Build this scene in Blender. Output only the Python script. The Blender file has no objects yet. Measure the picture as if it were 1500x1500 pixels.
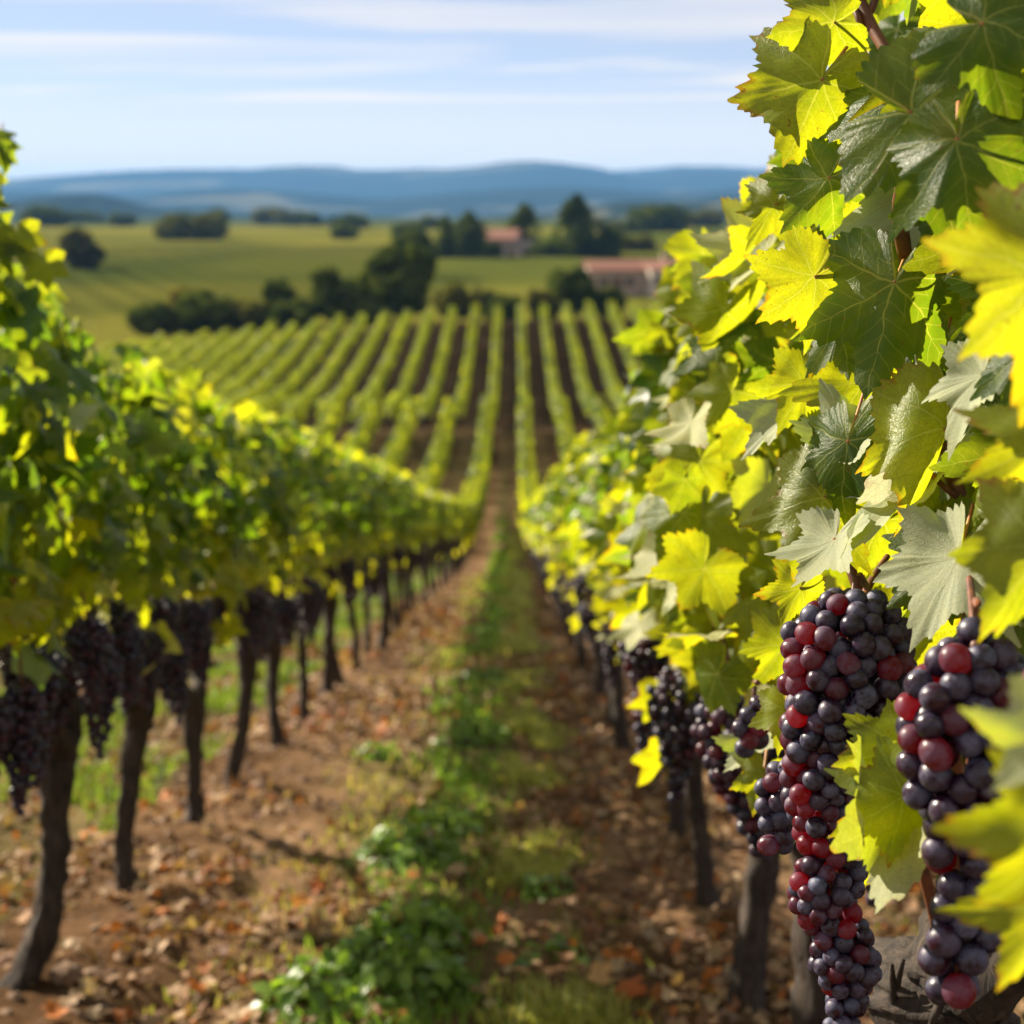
import bpy, math, random
import numpy as np
from mathutils import Vector

R = math.radians
SC = bpy.context.scene
COL = SC.collection
rng = np.random.default_rng(7)
random.seed(7)

# ------------------------------------------------------------------ camera, sky, sun, exposure
FPX = 2190.0                      # focal length in pixels of a 1500 px picture
PITCH = math.atan(440 / FPX)
CAMH = 1.2
cam_d = bpy.data.cameras.new('camera')
cam = bpy.data.objects.new('camera', cam_d)
COL.objects.link(cam)
cam.location = (0, 0, CAMH)
cam.rotation_euler = (R(90) - PITCH, 0, 0)
cam_d.sensor_width = 36
cam_d.lens = 36 * FPX / 1500
cam_d.clip_start = 0.02
cam_d.clip_end = 40000
cam_d.dof.use_dof = True
cam_d.dof.focus_distance = 1.18
cam_d.dof.aperture_fstop = 6.0
cam_d.dof.aperture_blades = 0
SC.camera = cam

SUN_AZ, SUN_EL = 52.0, 29.5       # degrees towards -X from straight ahead, and above the horizon
SUNV = Vector((-math.sin(R(SUN_AZ)) * math.cos(R(SUN_EL)), math.cos(R(SUN_AZ)) * math.cos(R(SUN_EL)), math.sin(R(SUN_EL))))
sun_d = bpy.data.lights.new('sun', 'SUN')
sun_d.energy = 5.0
sun_d.angle = R(0.5)
sun_d.color = (1.0, 0.88, 0.70)
sun = bpy.data.objects.new('sun', sun_d)
COL.objects.link(sun)
sun.location = SUNV * 50
sun.rotation_euler = SUNV.to_track_quat('Z', 'Y').to_euler()

W = bpy.data.worlds.new('World')
SC.world = W
W.use_nodes = True
nt = W.node_tree
nt.nodes.clear()


def N(nt, typ, **kw):
    n = nt.nodes.new(typ)
    for k, v in kw.items():
        if k.startswith('i_'):
            key = k[2:]
            key = int(key) if key.isdigit() else key.replace('_', ' ')
            n.inputs[key].default_value = v
        else:
            setattr(n, k, v)
    return n


def L(nt, a, b):
    nt.links.new(a, b)


def math_n(nt, op, a, b=None, c=None):
    n = nt.nodes.new('ShaderNodeMath')
    n.operation = op
    for i, v in enumerate((a, b, c)):
        if v is None:
            continue
        if isinstance(v, (int, float)):
            n.inputs[i].default_value = v
        else:
            nt.links.new(v, n.inputs[i])
    return n.outputs[0]


def maprange(nt, v, a, b, c=0.0, d=1.0, smooth=False):
    n = nt.nodes.new('ShaderNodeMapRange')
    n.clamp = True
    if smooth:
        n.interpolation_type = 'SMOOTHSTEP'
    nt.links.new(v, n.inputs[0])
    for i, x in enumerate((a, b, c, d)):
        n.inputs[i + 1].default_value = x
    return n.outputs[0]


def mixc(nt, f, a, b, mode='MIX'):
    n = nt.nodes.new('ShaderNodeMix')
    n.data_type = 'RGBA'
    n.blend_type = mode
    for key, v in ((0, f), (6, a), (7, b)):
        if isinstance(v, (int, float)):
            n.inputs[key].default_value = v
        elif isinstance(v, tuple):
            n.inputs[key].default_value = (*v, 1) if len(v) == 3 else v
        else:
            nt.links.new(v, n.inputs[key])
    return n.outputs[2]


sky = N(nt, 'ShaderNodeTexSky', sky_type='NISHITA', sun_disc=False, sun_elevation=R(SUN_EL), sun_rotation=R(-SUN_AZ))
sky.air_density = 0.5
sky.dust_density = 0.0
sky.ozone_density = 3.0
tc = N(nt, 'ShaderNodeTexCoord')
sp = N(nt, 'ShaderNodeSeparateXYZ')
L(nt, tc.outputs['Generated'], sp.inputs[0])
zc = math_n(nt, 'MAXIMUM', sp.outputs[2], 0.03)
# thin cirrus streaks, laid out on a high flat layer of the sky
cx = math_n(nt, 'DIVIDE', sp.outputs[0], zc)
cy = math_n(nt, 'DIVIDE', sp.outputs[1], zc)
cmb = N(nt, 'ShaderNodeCombineXYZ')
L(nt, math_n(nt, 'ADD', math_n(nt, 'MULTIPLY', cx, 0.22), math_n(nt, 'MULTIPLY', cy, 0.10)), cmb.inputs[0])
L(nt, math_n(nt, 'MULTIPLY', cy, 0.5), cmb.inputs[1])
cmb.inputs[2].default_value = 5.6
cn = N(nt, 'ShaderNodeTexNoise', i_Scale=0.9, i_Detail=7.0, i_Roughness=0.55, i_Distortion=0.5)
L(nt, cmb.outputs[0], cn.inputs['Vector'])
cl = maprange(nt, cn.outputs[0], 0.38, 0.58, 0.0, 0.95, True)
cn2 = N(nt, 'ShaderNodeTexNoise', i_Scale=0.35, i_Detail=3.0)
L(nt, cmb.outputs[0], cn2.inputs['Vector'])
cl = math_n(nt, 'MULTIPLY', cl, maprange(nt, cn2.outputs[0], 0.35, 0.6, 0.25, 1.0, True))
veil = maprange(nt, sp.outputs[2], 0.022, 0.10, 0.96, 0.38, True)
cov = math_n(nt, 'MAXIMUM', cl, veil)
skyc = mixc(nt, cov, sky.outputs[0], (8.4, 7.6, 6.8))
bg = N(nt, 'ShaderNodeBackground')
bg.inputs['Strength'].default_value = 0.05
L(nt, skyc, bg.inputs['Color'])
wo = N(nt, 'ShaderNodeOutputWorld')
L(nt, bg.outputs[0], wo.inputs['Surface'])

SC.view_settings.view_transform = 'Standard'
SC.view_settings.look = 'None'
SC.view_settings.exposure = 1.4
SC.view_settings.gamma = 1.0
SC.render.engine = 'CYCLES'
SC.cycles.use_denoising = True
SC.cycles.max_bounces = 7
SC.cycles.diffuse_bounces = 3
SC.cycles.glossy_bounces = 2
SC.cycles.transmission_bounces = 5
SC.cycles.volume_bounces = 0
SC.cycles.transparent_max_bounces = 4
SC.cycles.caustics_reflective = False
SC.cycles.caustics_refractive = False

# ------------------------------------------------------------------ helpers
CR = np.array([1.0, 0, 0])
CU = np.array([0, math.sin(PITCH), math.cos(PITCH)])
CF = np.array([0, math.cos(PITCH), -math.sin(PITCH)])


def P(px, py, z):
    """world point seen at (px,py) of the 1500 px photograph at depth z"""
    return np.array([0, 0, CAMH]) + z * (CF + CR * (px - 750) / FPX - CU * (py - 750) / FPX)


def hermite(xk, yk, x):
    xk = np.asarray(xk, float); yk = np.asarray(yk, float)
    d = np.gradient(yk, xk)
    i = np.clip(np.searchsorted(xk, x) - 1, 0, len(xk) - 2)
    h = xk[i + 1] - xk[i]
    t = np.clip((x - xk[i]) / h, 0, 1)
    return ((2*t**3 - 3*t**2 + 1) * yk[i] + (t**3 - 2*t**2 + t) * h * d[i]
            + (-2*t**3 + 3*t**2) * yk[i + 1] + (t**3 - t**2) * h * d[i + 1])


def sstep(a, b, x):
    t = np.clip((x - a) / (b - a), 0, 1)
    return t * t * (3 - 2 * t)


SL = 0.2057
MID_K = [22, 30, 38, 46, 54, 60, 68, 74, 82, 90, 100, 112, 126, 134]
MID_Z = [-4.525, -6.17, -7.6, -8.55, -9.12, -9.15, -8.75, -9.35, -10.5, -10.8, -10.2, -9.0, -7.7, -7.1]
FAR_K = [126, 150, 200, 310, 500, 900, 2000, 4000, 9000, 14000]
FAR_Z = [-7.7, -9.5, -9.7, -7.7, -5.9, -5.6, -10.0, -19.0, -26.0, -26.0]


def G(x, y):
    x = np.asarray(x, float); y = np.asarray(y, float)
    x, y = np.broadcast_arrays(x, y)
    yy = np.maximum(y, -8)
    z = -SL * np.minimum(yy, 30)
    z = np.where(yy > 30, hermite(MID_K, MID_Z, np.clip(yy, 30.0, 126.0)), z)
    z = np.where(yy > 126, hermite(FAR_K, FAR_Z, np.maximum(yy, 126.0)), z)
    c = -0.105 * np.clip(np.log1p(np.exp(np.clip((-x - 4) / 3, -30, 30))) * 3, 0, 45)
    w = sstep(74, 126, yy) * (1 - sstep(128, 165, yy))
    return z + c * w


def vnoise(x, y, seed=0):
    """smooth value noise"""
    xi = np.floor(x).astype(np.int64); yi = np.floor(y).astype(np.int64)
    fx = x - xi; fy = y - yi
    fx = fx * fx * (3 - 2 * fx); fy = fy * fy * (3 - 2 * fy)

    def h(a, b):
        n = (a * 374761393 + b * 668265263 + seed * 974711) & 0x7fffffff
        n = ((n ^ (n >> 13)) * 1274126177) & 0x7fffffff
        return ((n ^ (n >> 16)) & 0xffff) / 65535.0
    return (h(xi, yi) * (1 - fx) + h(xi + 1, yi) * fx) * (1 - fy) + (h(xi, yi + 1) * (1 - fx) + h(xi + 1, yi + 1) * fx) * fy


def fbm(x, y, seed=0, o=4):
    s = 0; a = 0.5; t = 0
    for k in range(o):
        s = s + a * vnoise(x * 2**k, y * 2**k, seed + k); t += a; a *= 0.5
    return s / t


def mesh(name, V, faces, mats, uv=None, tint=None, smooth=True, midx=None):
    """V (n,3); faces = list of (m,k) index arrays; uv (n,2), tint (n,3) per vertex; midx = material slot per face array"""
    me = bpy.data.meshes.new(name)
    V = np.asarray(V, np.float32)
    faces = [np.asarray(f, np.int32) for f in faces if len(f)]
    me.vertices.add(len(V)); me.vertices.foreach_set('co', V.ravel())
    loops = np.concatenate([f.ravel() for f in faces])
    tot = np.concatenate([np.full(len(f), f.shape[1], np.int32) for f in faces])
    st = np.concatenate([[0], np.cumsum(tot)[:-1]]).astype(np.int32)
    me.loops.add(len(loops)); me.loops.foreach_set('vertex_index', loops)
    me.polygons.add(len(tot)); me.polygons.foreach_set('loop_start', st)
    try:
        me.polygons.foreach_set('loop_total', tot)
    except Exception:
        pass
    me.update(calc_edges=True)
    if uv is not None:
        u = me.uv_layers.new(name='leaf')
        u.data.foreach_set('uv', np.asarray(uv, np.float32)[loops].ravel())
    if tint is not None:
        a = me.color_attributes.new('tint', 'FLOAT_COLOR', 'POINT')
        t4 = np.ones((len(V), 4), np.float32); t4[:, :3] = tint
        a.data.foreach_set('color', t4.ravel())
    if not isinstance(mats, (list, tuple)):
        mats = [mats]
    for m in mats:
        me.materials.append(m)
    if midx is not None:
        mi = np.concatenate([np.full(len(f), k, np.int32) for f, k in zip(faces, midx)])
        me.polygons.foreach_set('material_index', mi)
    me.polygons.foreach_set('use_smooth', np.full(len(tot), smooth))
    return me


def link(name, data, parent=None, loc=None):
    o = bpy.data.objects.new(name, data)
    COL.objects.link(o)
    if parent is not None:
        o.parent = parent
    if loc is not None:
        o.location = loc
    return o


def tag(o, label=None, cat=None, group=None, kind=None):
    for k, v in (('label', label), ('category', cat), ('group', group), ('kind', kind)):
        if v:
            o[k] = v
    return o


def copy_tree(o, parent=None):
    c = o.copy(); COL.objects.link(c)
    if parent is not None:
        c.parent = parent
    for ch in o.children:
        copy_tree(ch, c)
    return c


class MB:
    """collects pieces into one mesh"""
    def __init__(s):
        s.V = []; s.F = {}; s.uv = []; s.t = []; s.n = 0

    def add(s, V, faces, uv=None, tint=(0, 0, 0), slot=0):
        V = np.asarray(V, float)
        for f in faces:
            f = np.asarray(f)
            if len(f):
                s.F.setdefault((slot, f.shape[1]), []).append(f + s.n)
        s.V.append(V)
        s.uv.append(np.zeros((len(V), 2)) if uv is None else uv)
        t = np.asarray(tint, float)
        s.t.append(np.broadcast_to(t, (len(V), 3)))
        s.n += len(V)

    def mesh(s, name, mats, smooth=True):
        keys = list(s.F)
        return mesh(name, np.concatenate(s.V), [np.concatenate(s.F[k]) for k in keys], mats,
                    np.concatenate(s.uv), np.concatenate(s.t), smooth, [k[0] for k in keys])


def tube(pts, rad, sides=10, rough=0.0, ridges=0.0, seed=0, sub=1):
    pts = np.asarray(pts, float); rad = np.broadcast_to(np.asarray(rad, float), (len(pts),))
    if sub > 1:
        k = np.arange(len(pts), dtype=float); kk = np.linspace(0, len(pts) - 1, (len(pts) - 1) * sub + 1)
        if len(pts) > 2:
            pts = np.stack([hermite(k, pts[:, i], kk) for i in range(3)], 1)
        else:
            pts = np.stack([np.interp(kk, k, pts[:, i]) for i in range(3)], 1)
        rad = np.interp(kk, k, rad)
    n = len(pts)
    T = np.gradient(pts, axis=0); T /= np.linalg.norm(T, axis=1)[:, None] + 1e-9
    ref = np.array([0.3, 1, 0.1]) if abs(T[:, 2]).mean() > 0.6 else np.array([0.1, 0.2, 1.0])
    A = np.cross(T, ref); A /= np.linalg.norm(A, axis=1)[:, None] + 1e-9
    B = np.cross(T, A)
    th = np.linspace(0, 2 * np.pi, sides, endpoint=False)
    r = np.repeat(rad[:, None], sides, 1)
    if ridges:
        r = r * (1 + ridges * np.sin(3 * th[None] + np.arange(n)[:, None] * 0.25 + seed) + 0.6 * ridges * np.sin(7 * th[None] - np.arange(n)[:, None] * 0.15 + 2 * seed))
    if rough:
        g = np.random.default_rng(seed + 11)
        nz = vnoise(np.arange(n)[:, None] * 0.55 + 0 * th[None], np.cos(th)[None] * 1.6 + np.sin(th)[None] * 1.1 + 10 + seed, seed)
        r = r * (1 + rough * (nz - 0.5) * 2 + rough * 0.4 * g.normal(size=r.shape))
    V = pts[:, None] + r[..., None] * (np.cos(th)[None, :, None] * A[:, None] + np.sin(th)[None, :, None] * B[:, None])
    V = V.reshape(-1, 3)
    i = np.arange(n - 1)[:, None] * sides; j = np.arange(sides)[None]; jn = (j + 1) % sides
    F = np.stack([i + j, i + jn, i + sides + jn, i + sides + j], -1).reshape(-1, 4)
    V = np.concatenate([V, pts[:1], pts[-1:]])
    j = np.arange(sides); jn = (j + 1) % sides
    c0 = np.stack([np.full(sides, n * sides), jn, j], 1)
    c1 = np.stack([np.full(sides, n * sides + 1), (n - 1) * sides + j, (n - 1) * sides + jn], 1)
    return V, [F, np.concatenate([c0, c1])]


def box(x0, x1, y0, y1, z0, z1):
    V = [(x, y, z) for z in (z0, z1) for y in (y0, y1) for x in (x0, x1)]
    F = [(0, 2, 3, 1), (4, 5, 7, 6), (0, 1, 5, 4), (2, 6, 7, 3), (0, 4, 6, 2), (1, 3, 7, 5)]
    return np.array(V, float), [np.array(F)]


def sphere(nu=14, nv=9):
    V = [(0, 0, 1)]
    for i in range(1, nv):
        a = math.pi * i / nv
        for j in range(nu):
            b = 2 * math.pi * j / nu
            V.append((math.sin(a) * math.cos(b), math.sin(a) * math.sin(b), math.cos(a)))
    V.append((0, 0, -1))
    q = []; t = []
    for j in range(nu):
        t.append((0, 1 + j, 1 + (j + 1) % nu))
        for i in range(nv - 2):
            a = 1 + i * nu + j; b = 1 + i * nu + (j + 1) % nu
            q.append((a, a + nu, b + nu, b))
        t.append((len(V) - 1, 1 + (nv - 2) * nu + (j + 1) % nu, 1 + (nv - 2) * nu + j))
    return np.array(V), [np.array(q), np.array(t)]


# ------------------------------------------------------------------ materials
def mat(name):
    m = bpy.data.materials.new(name); m.use_nodes = True
    m.node_tree.nodes.clear()
    out = m.node_tree.nodes.new('ShaderNodeOutputMaterial')
    return m, m.node_tree, out


def principled(nt, **kw):
    b = nt.nodes.new('ShaderNodeBsdfPrincipled')
    for k, v in kw.items():
        b.inputs[k.replace('_', ' ')].default_value = v
    return b


def attr(nt, name='tint'):
    a = nt.nodes.new('ShaderNodeAttribute'); a.attribute_name = name
    s = nt.nodes.new('ShaderNodeSeparateColor')
    L(nt, a.outputs['Color'], s.inputs[0])
    return a.outputs['Color'], s.outputs[0], s.outputs[1], s.outputs[2]


def leaf_material(name, detail, pale=1.0, spec=0.42):
    """grape leaf: tint.r = how yellow, tint.g = random, tint.b = distance from leaf centre to margin (0..1)"""
    m, nt, out = mat(name)
    _, tr, tg, tb = attr(nt)
    geo = nt.nodes.new('ShaderNodeNewGeometry')
    tcn = nt.nodes.new('ShaderNodeTexCoord')
    uvn = nt.nodes.new('ShaderNodeUVMap'); uvn.uv_map = 'leaf'
    off = nt.nodes.new('ShaderNodeVectorMath'); off.operation = 'ADD'
    cmb = nt.nodes.new('ShaderNodeCombineXYZ')
    L(nt, math_n(nt, 'MULTIPLY', tg, 37.0), cmb.inputs[2])
    L(nt, uvn.outputs[0], off.inputs[0]); L(nt, cmb.outputs[0], off.inputs[1])
    blot = N(nt, 'ShaderNodeTexNoise', i_Scale=2.6, i_Detail=4.0, i_Roughness=0.62)
    L(nt, off.outputs[0], blot.inputs['Vector'])
    # yellowness with blotches
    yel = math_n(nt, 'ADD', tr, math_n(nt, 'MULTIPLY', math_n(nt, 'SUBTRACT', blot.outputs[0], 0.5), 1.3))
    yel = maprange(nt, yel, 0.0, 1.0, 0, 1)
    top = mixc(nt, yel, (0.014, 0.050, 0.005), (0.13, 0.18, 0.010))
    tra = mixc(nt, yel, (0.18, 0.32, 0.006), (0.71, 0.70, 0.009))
    und = mixc(nt, yel, tuple(pale * k for k in (0.52, 0.57, 0.38)), tuple(pale * k for k in (0.60, 0.60, 0.28)))
    # browned margin
    edge = math_n(nt, 'ADD', tb, math_n(nt, 'MULTIPLY', math_n(nt, 'SUBTRACT', blot.outputs[0], 0.5), 0.55))
    edge = math_n(nt, 'ADD', edge, math_n(nt, 'MULTIPLY', math_n(nt, 'SUBTRACT', yel, 0.6), 0.18))
    rim = maprange(nt, edge, 0.97, 1.16, 0, 0.85, True)
    top = mixc(nt, rim, top, (0.22, 0.075, 0.012))
    tra = mixc(nt, rim, tra, (0.62, 0.22, 0.008))
    und = mixc(nt, rim, und, (0.3, 0.14, 0.04))
    bump_in = None
    if detail:
        wp = N(nt, 'ShaderNodeTexNoise', i_Scale=2.2, i_Detail=2.0)
        L(nt, off.outputs[0], wp.inputs['Vector'])
        wsub = nt.nodes.new('ShaderNodeVectorMath'); wsub.operation = 'MULTIPLY_ADD'
        L(nt, wp.outputs['Color'], wsub.inputs[0]); wsub.inputs[1].default_value = (0.16, 0.16, 0); wsub.inputs[2].default_value = (-0.08, -0.08, 0)
        wadd = nt.nodes.new('ShaderNodeVectorMath'); wadd.operation = 'ADD'
        L(nt, uvn.outputs[0], wadd.inputs[0]); L(nt, wsub.outputs[0], wadd.inputs[1])
        s = nt.nodes.new('ShaderNodeSeparateXYZ'); L(nt, wadd.outputs[0], s.inputs[0])
        r = math_n(nt, 'SQRT', math_n(nt, 'ADD', math_n(nt, 'MULTIPLY', s.outputs[0], s.outputs[0]), math_n(nt, 'MULTIPLY', s.outputs[1], s.outputs[1])))
        ang = math_n(nt, 'ARCTAN2', s.outputs[0], s.outputs[1])
        h = R(27.0)
        la = math_n(nt, 'WRAP', ang, h, -h)
        u = math_n(nt, 'MULTIPLY', r, math_n(nt, 'COSINE', la))
        v = math_n(nt, 'MULTIPLY', r, math_n(nt, 'ABSOLUTE', math_n(nt, 'SINE', la)))
        wig = N(nt, 'ShaderNodeTexNoise', i_Scale=9.0, i_Detail=2.0)
        L(nt, off.outputs[0], wig.inputs['Vector'])
        wv = math_n(nt, 'MULTIPLY', math_n(nt, 'SUBTRACT', wig.outputs[0], 0.5), 0.03)
        v2 = math_n(nt, 'ADD', v, math_n(nt, 'MULTIPLY', wv, 0.35))
        wid = math_n(nt, 'MULTIPLY', math_n(nt, 'SUBTRACT', 1.15, r), 0.011)
        main = maprange(nt, math_n(nt, 'DIVIDE', math_n(nt, 'ABSOLUTE', v2), wid), 0.35, 1.15, 1, 0, True)
        t = math_n(nt, 'MULTIPLY', math_n(nt, 'ADD', math_n(nt, 'SUBTRACT', u, math_n(nt, 'MULTIPLY', v, 0.85)), wv), 6.5)
        sec = maprange(nt, math_n(nt, 'PINGPONG', t, 0.5), 0.0, 0.055, 1, 0, True)
        sec = math_n(nt, 'MULTIPLY', sec, maprange(nt, v, 0.0, 0.3, 0.75, 0.2))
        vor = N(nt, 'ShaderNodeTexVoronoi', feature='DISTANCE_TO_EDGE', i_Scale=17.0)
        L(nt, off.outputs[0], vor.inputs['Vector'])
        net = maprange(nt, vor.outputs['Distance'], 0.0, 0.10, 1, 0, True)
        vor2 = N(nt, 'ShaderNodeTexVoronoi', feature='DISTANCE_TO_EDGE', i_Scale=46.0)
        L(nt, off.outputs[0], vor2.inputs['Vector'])
        net2 = maprange(nt, vor2.outputs['Distance'], 0.0, 0.2, 1, 0, True)
        ve = math_n(nt, 'MAXIMUM', main, sec)
        top = mixc(nt, math_n(nt, 'MULTIPLY', net, 0.30), top, (0.10, 0.13, 0.03))
        top = mixc(nt, math_n(nt, 'MULTIPLY', ve, 0.75), top, (0.27, 0.30, 0.09))
        und = mixc(nt, math_n(nt, 'MULTIPLY', net, 0.35), und, (0.36, 0.42, 0.22))
        und = mixc(nt, math_n(nt, 'MULTIPLY', ve, 0.7), und, (0.46, 0.46, 0.26))
        nearv = math_n(nt, 'MULTIPLY', maprange(nt, v, 0.0, 0.13, 0.45, 0.0, True), maprange(nt, r, 0.9, 0.2, 0.2, 1.0))
        tra = mixc(nt, nearv, tra, (0.34, 0.46, 0.01))
        sp_ = N(nt, 'ShaderNodeTexNoise', i_Scale=15.0, i_Detail=2.0)
        L(nt, off.outputs[0], sp_.inputs['Vector'])
        spk = maprange(nt, sp_.outputs[0], 0.69, 0.74, 0, 0.75, True)
        tra = mixc(nt, spk, tra, (0.30, 0.13, 0.01)); top = mixc(nt, spk, top, (0.13, 0.06, 0.02))
        tra = mixc(nt, math_n(nt, 'MULTIPLY', net, 0.32), tra, (0.24, 0.22, 0.004))
        tra = mixc(nt, math_n(nt, 'MULTIPLY', net2, 0.18), tra, (0.2, 0.2, 0.004))
        tra = mixc(nt, math_n(nt, 'MULTIPLY', ve, 0.45), tra, (0.80, 0.74, 0.10))
        hgt = math_n(nt, 'ADD', math_n(nt, 'MULTIPLY', math_n(nt, 'MAXIMUM', ve, math_n(nt, 'MULTIPLY', net, 0.5)), -1.0), math_n(nt, 'MULTIPLY', net2, -0.35))
        bump = N(nt, 'ShaderNodeBump', i_Strength=0.28, i_Distance=0.0012)
        L(nt, hgt, bump.inputs['Height'])
        bump_in = bump.outputs[0]
    col = mixc(nt, geo.outputs['Backfacing'], top, und)
    b = principled(nt, Roughness=0.42)
    b.inputs['Specular IOR Level'].default_value = spec
    L(nt, maprange(nt, geo.outputs['Backfacing'], 0, 1, 0.40, 0.6), b.inputs['Roughness'])
    L(nt, col, b.inputs['Base Color'])
    tr_ = nt.nodes.new('ShaderNodeBsdfTranslucent')
    L(nt, tra, tr_.inputs['Color'])
    if bump_in is not None:
        L(nt, bump_in, b.inputs['Normal'])
    mx = nt.nodes.new('ShaderNodeMixShader'); mx.inputs[0].default_value = 0.56
    L(nt, b.outputs[0], mx.inputs[1]); L(nt, tr_.outputs[0], mx.inputs[2])
    L(nt, mx.outputs[0], out.inputs['Surface'])
    return m


M_LEAF = leaf_material('vine_leaf_fine', True)
M_LEAF2 = leaf_material('vine_leaf', False)
M_LEAF3 = leaf_material('vine_leaf_dull', False, 0.30, 0.08)


def grape_material():
    m, nt, out = mat('grape_skin')
    _, tr, tg, tb = attr(nt)
    oi = nt.nodes.new('ShaderNodeTexCoord')
    geo = nt.nodes.new('ShaderNodeNewGeometry')
    n1 = N(nt, 'ShaderNodeTexNoise', i_Scale=90.0, i_Detail=4.0, i_Roughness=0.65)
    L(nt, geo.outputs['Position'], n1.inputs['Vector'])
    n2 = N(nt, 'ShaderNodeTexNoise', i_Scale=420.0, i_Detail=3.0, i_Roughness=0.7)
    L(nt, geo.outputs['Position'], n2.inputs['Vector'])
    base = mixc(nt, tr, (0.010, 0.005, 0.016), (0.12, 0.004, 0.010))
    bl = math_n(nt, 'MULTIPLY', maprange(nt, n1.outputs[0], 0.36, 0.62, 0.0, 1.0, True), maprange(nt, n2.outputs[0], 0.3, 0.6, 0.55, 1.0))
    bl = math_n(nt, 'MULTIPLY', bl, math_n(nt, 'MULTIPLY', tg, 0.56))
    base = mixc(nt, bl, base, (0.15, 0.17, 0.28))
    b = principled(nt, Roughness=0.3)
    L(nt, base, b.inputs['Base Color'])
    L(nt, maprange(nt, bl, 0, 0.4, 0.27, 0.6), b.inputs['Roughness'])
    b.inputs['Specular IOR Level'].default_value = 0.45
    b.inputs['Subsurface Weight'].default_value = 0.0
    # light that soaks through the flesh: redder on the berries tinted red
    tr2 = nt.nodes.new('ShaderNodeBsdfTranslucent')
    L(nt, mixc(nt, tr, (0.05, 0.002, 0.012), (0.85, 0.012, 0.03)), tr2.inputs['Color'])
    b2 = nt.nodes.new('ShaderNodeMixShader')
    L(nt, maprange(nt, tr, 0, 1, 0.05, 0.5), b2.inputs[0])
    L(nt, b.outputs[0], b2.inputs[1]); L(nt, tr2.outputs[0], b2.inputs[2])
    L(nt, b2.outputs[0], out.inputs['Surface'])
    return m


M_GRAPE = grape_material()


def bark_material():
    m, nt, out = mat('vine_bark')
    tcn = nt.nodes.new('ShaderNodeTexCoord')
    mp = N(nt, 'ShaderNodeMapping'); mp.inputs['Scale'].default_value = (1, 1, 0.11)
    L(nt, tcn.outputs['Object'], mp.inputs['Vector'])
    n1 = N(nt, 'ShaderNodeTexNoise', i_Scale=95.0, i_Detail=6.0, i_Roughness=0.65, i_Distortion=0.5)
    L(nt, mp.outputs[0], n1.inputs['Vector'])
    n2 = N(nt, 'ShaderNodeTexNoise', i_Scale=9.0, i_Detail=3.0)
    L(nt, tcn.outputs['Object'], n2.inputs['Vector'])
    c = mixc(nt, maprange(nt, n1.outputs[0], 0.36, 0.66), (0.008, 0.005, 0.0035), (0.075, 0.052, 0.036))
    c = mixc(nt, maprange(nt, n2.outputs[0], 0.4, 0.7, 0, 0.5), c, (0.02, 0.015, 0.011))
    b = principled(nt, Roughness=0.88)
    L(nt, c, b.inputs['Base Color'])
    bp = N(nt, 'ShaderNodeBump', i_Strength=0.9, i_Distance=0.006)
    L(nt, n1.outputs[0], bp.inputs['Height']); L(nt, bp.outputs[0], b.inputs['Normal'])
    L(nt, b.outputs[0], out.inputs['Surface'])
    return m


def noise_material(name, c0, c1, scale, rough=0.8, bump=0.0, trans=None, lo=0.35, hi=0.65):
    m, nt, out = mat(name)
    tcn = nt.nodes.new('ShaderNodeTexCoord')
    n1 = N(nt, 'ShaderNodeTexNoise', i_Scale=scale, i_Detail=5.0, i_Roughness=0.6)
    L(nt, tcn.outputs['Object'], n1.inputs['Vector'])
    b = principled(nt, Roughness=rough)
    L(nt, mixc(nt, maprange(nt, n1.outputs[0], lo, hi), c0, c1), b.inputs['Base Color'])
    if bump:
        bp = N(nt, 'ShaderNodeBump', i_Strength=0.6, i_Distance=bump)
        L(nt, n1.outputs[0], bp.inputs['Height']); L(nt, bp.outputs[0], b.inputs['Normal'])
    sh = b.outputs[0]
    if trans:
        t = nt.nodes.new('ShaderNodeBsdfTranslucent'); t.inputs['Color'].default_value = (*trans, 1)
        mx = nt.nodes.new('ShaderNodeMixShader'); mx.inputs[0].default_value = 0.4
        L(nt, sh, mx.inputs[1]); L(nt, t.outputs[0], mx.inputs[2]); sh = mx.outputs[0]
    L(nt, sh, out.inputs['Surface'])
    return m


def tint_material(name, rough=0.8, trans=0.0, gain=1.0, spec=0.3):
    """colour straight from the mesh's own tint attribute with a little grain"""
    m, nt, out = mat(name)
    c, *_ = attr(nt)
    tcn = nt.nodes.new('ShaderNodeTexCoord')
    n1 = N(nt, 'ShaderNodeTexNoise', i_Scale=60.0, i_Detail=3.0)
    L(nt, tcn.outputs['Object'], n1.inputs['Vector'])
    c = mixc(nt, 0.35, c, mixc(nt, n1.outputs[0], (0.2, 0.2, 0.2), (1.6, 1.6, 1.6)), 'MULTIPLY')
    b = principled(nt, Roughness=rough)
    b.inputs['Specular IOR Level'].default_value = spec
    L(nt, c, b.inputs['Base Color'])
    sh = b.outputs[0]
    if trans:
        t = nt.nodes.new('ShaderNodeBsdfTranslucent')
        L(nt, mixc(nt, 1.0, c, (gain, gain, gain * 0.4), 'MULTIPLY'), t.inputs['Color'])
        mx = nt.nodes.new('ShaderNodeMixShader'); mx.inputs[0].default_value = trans
        L(nt, sh, mx.inputs[1]); L(nt, t.outputs[0], mx.inputs[2]); sh = mx.outputs[0]
    L(nt, sh, out.inputs['Surface'])
    return m


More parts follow.
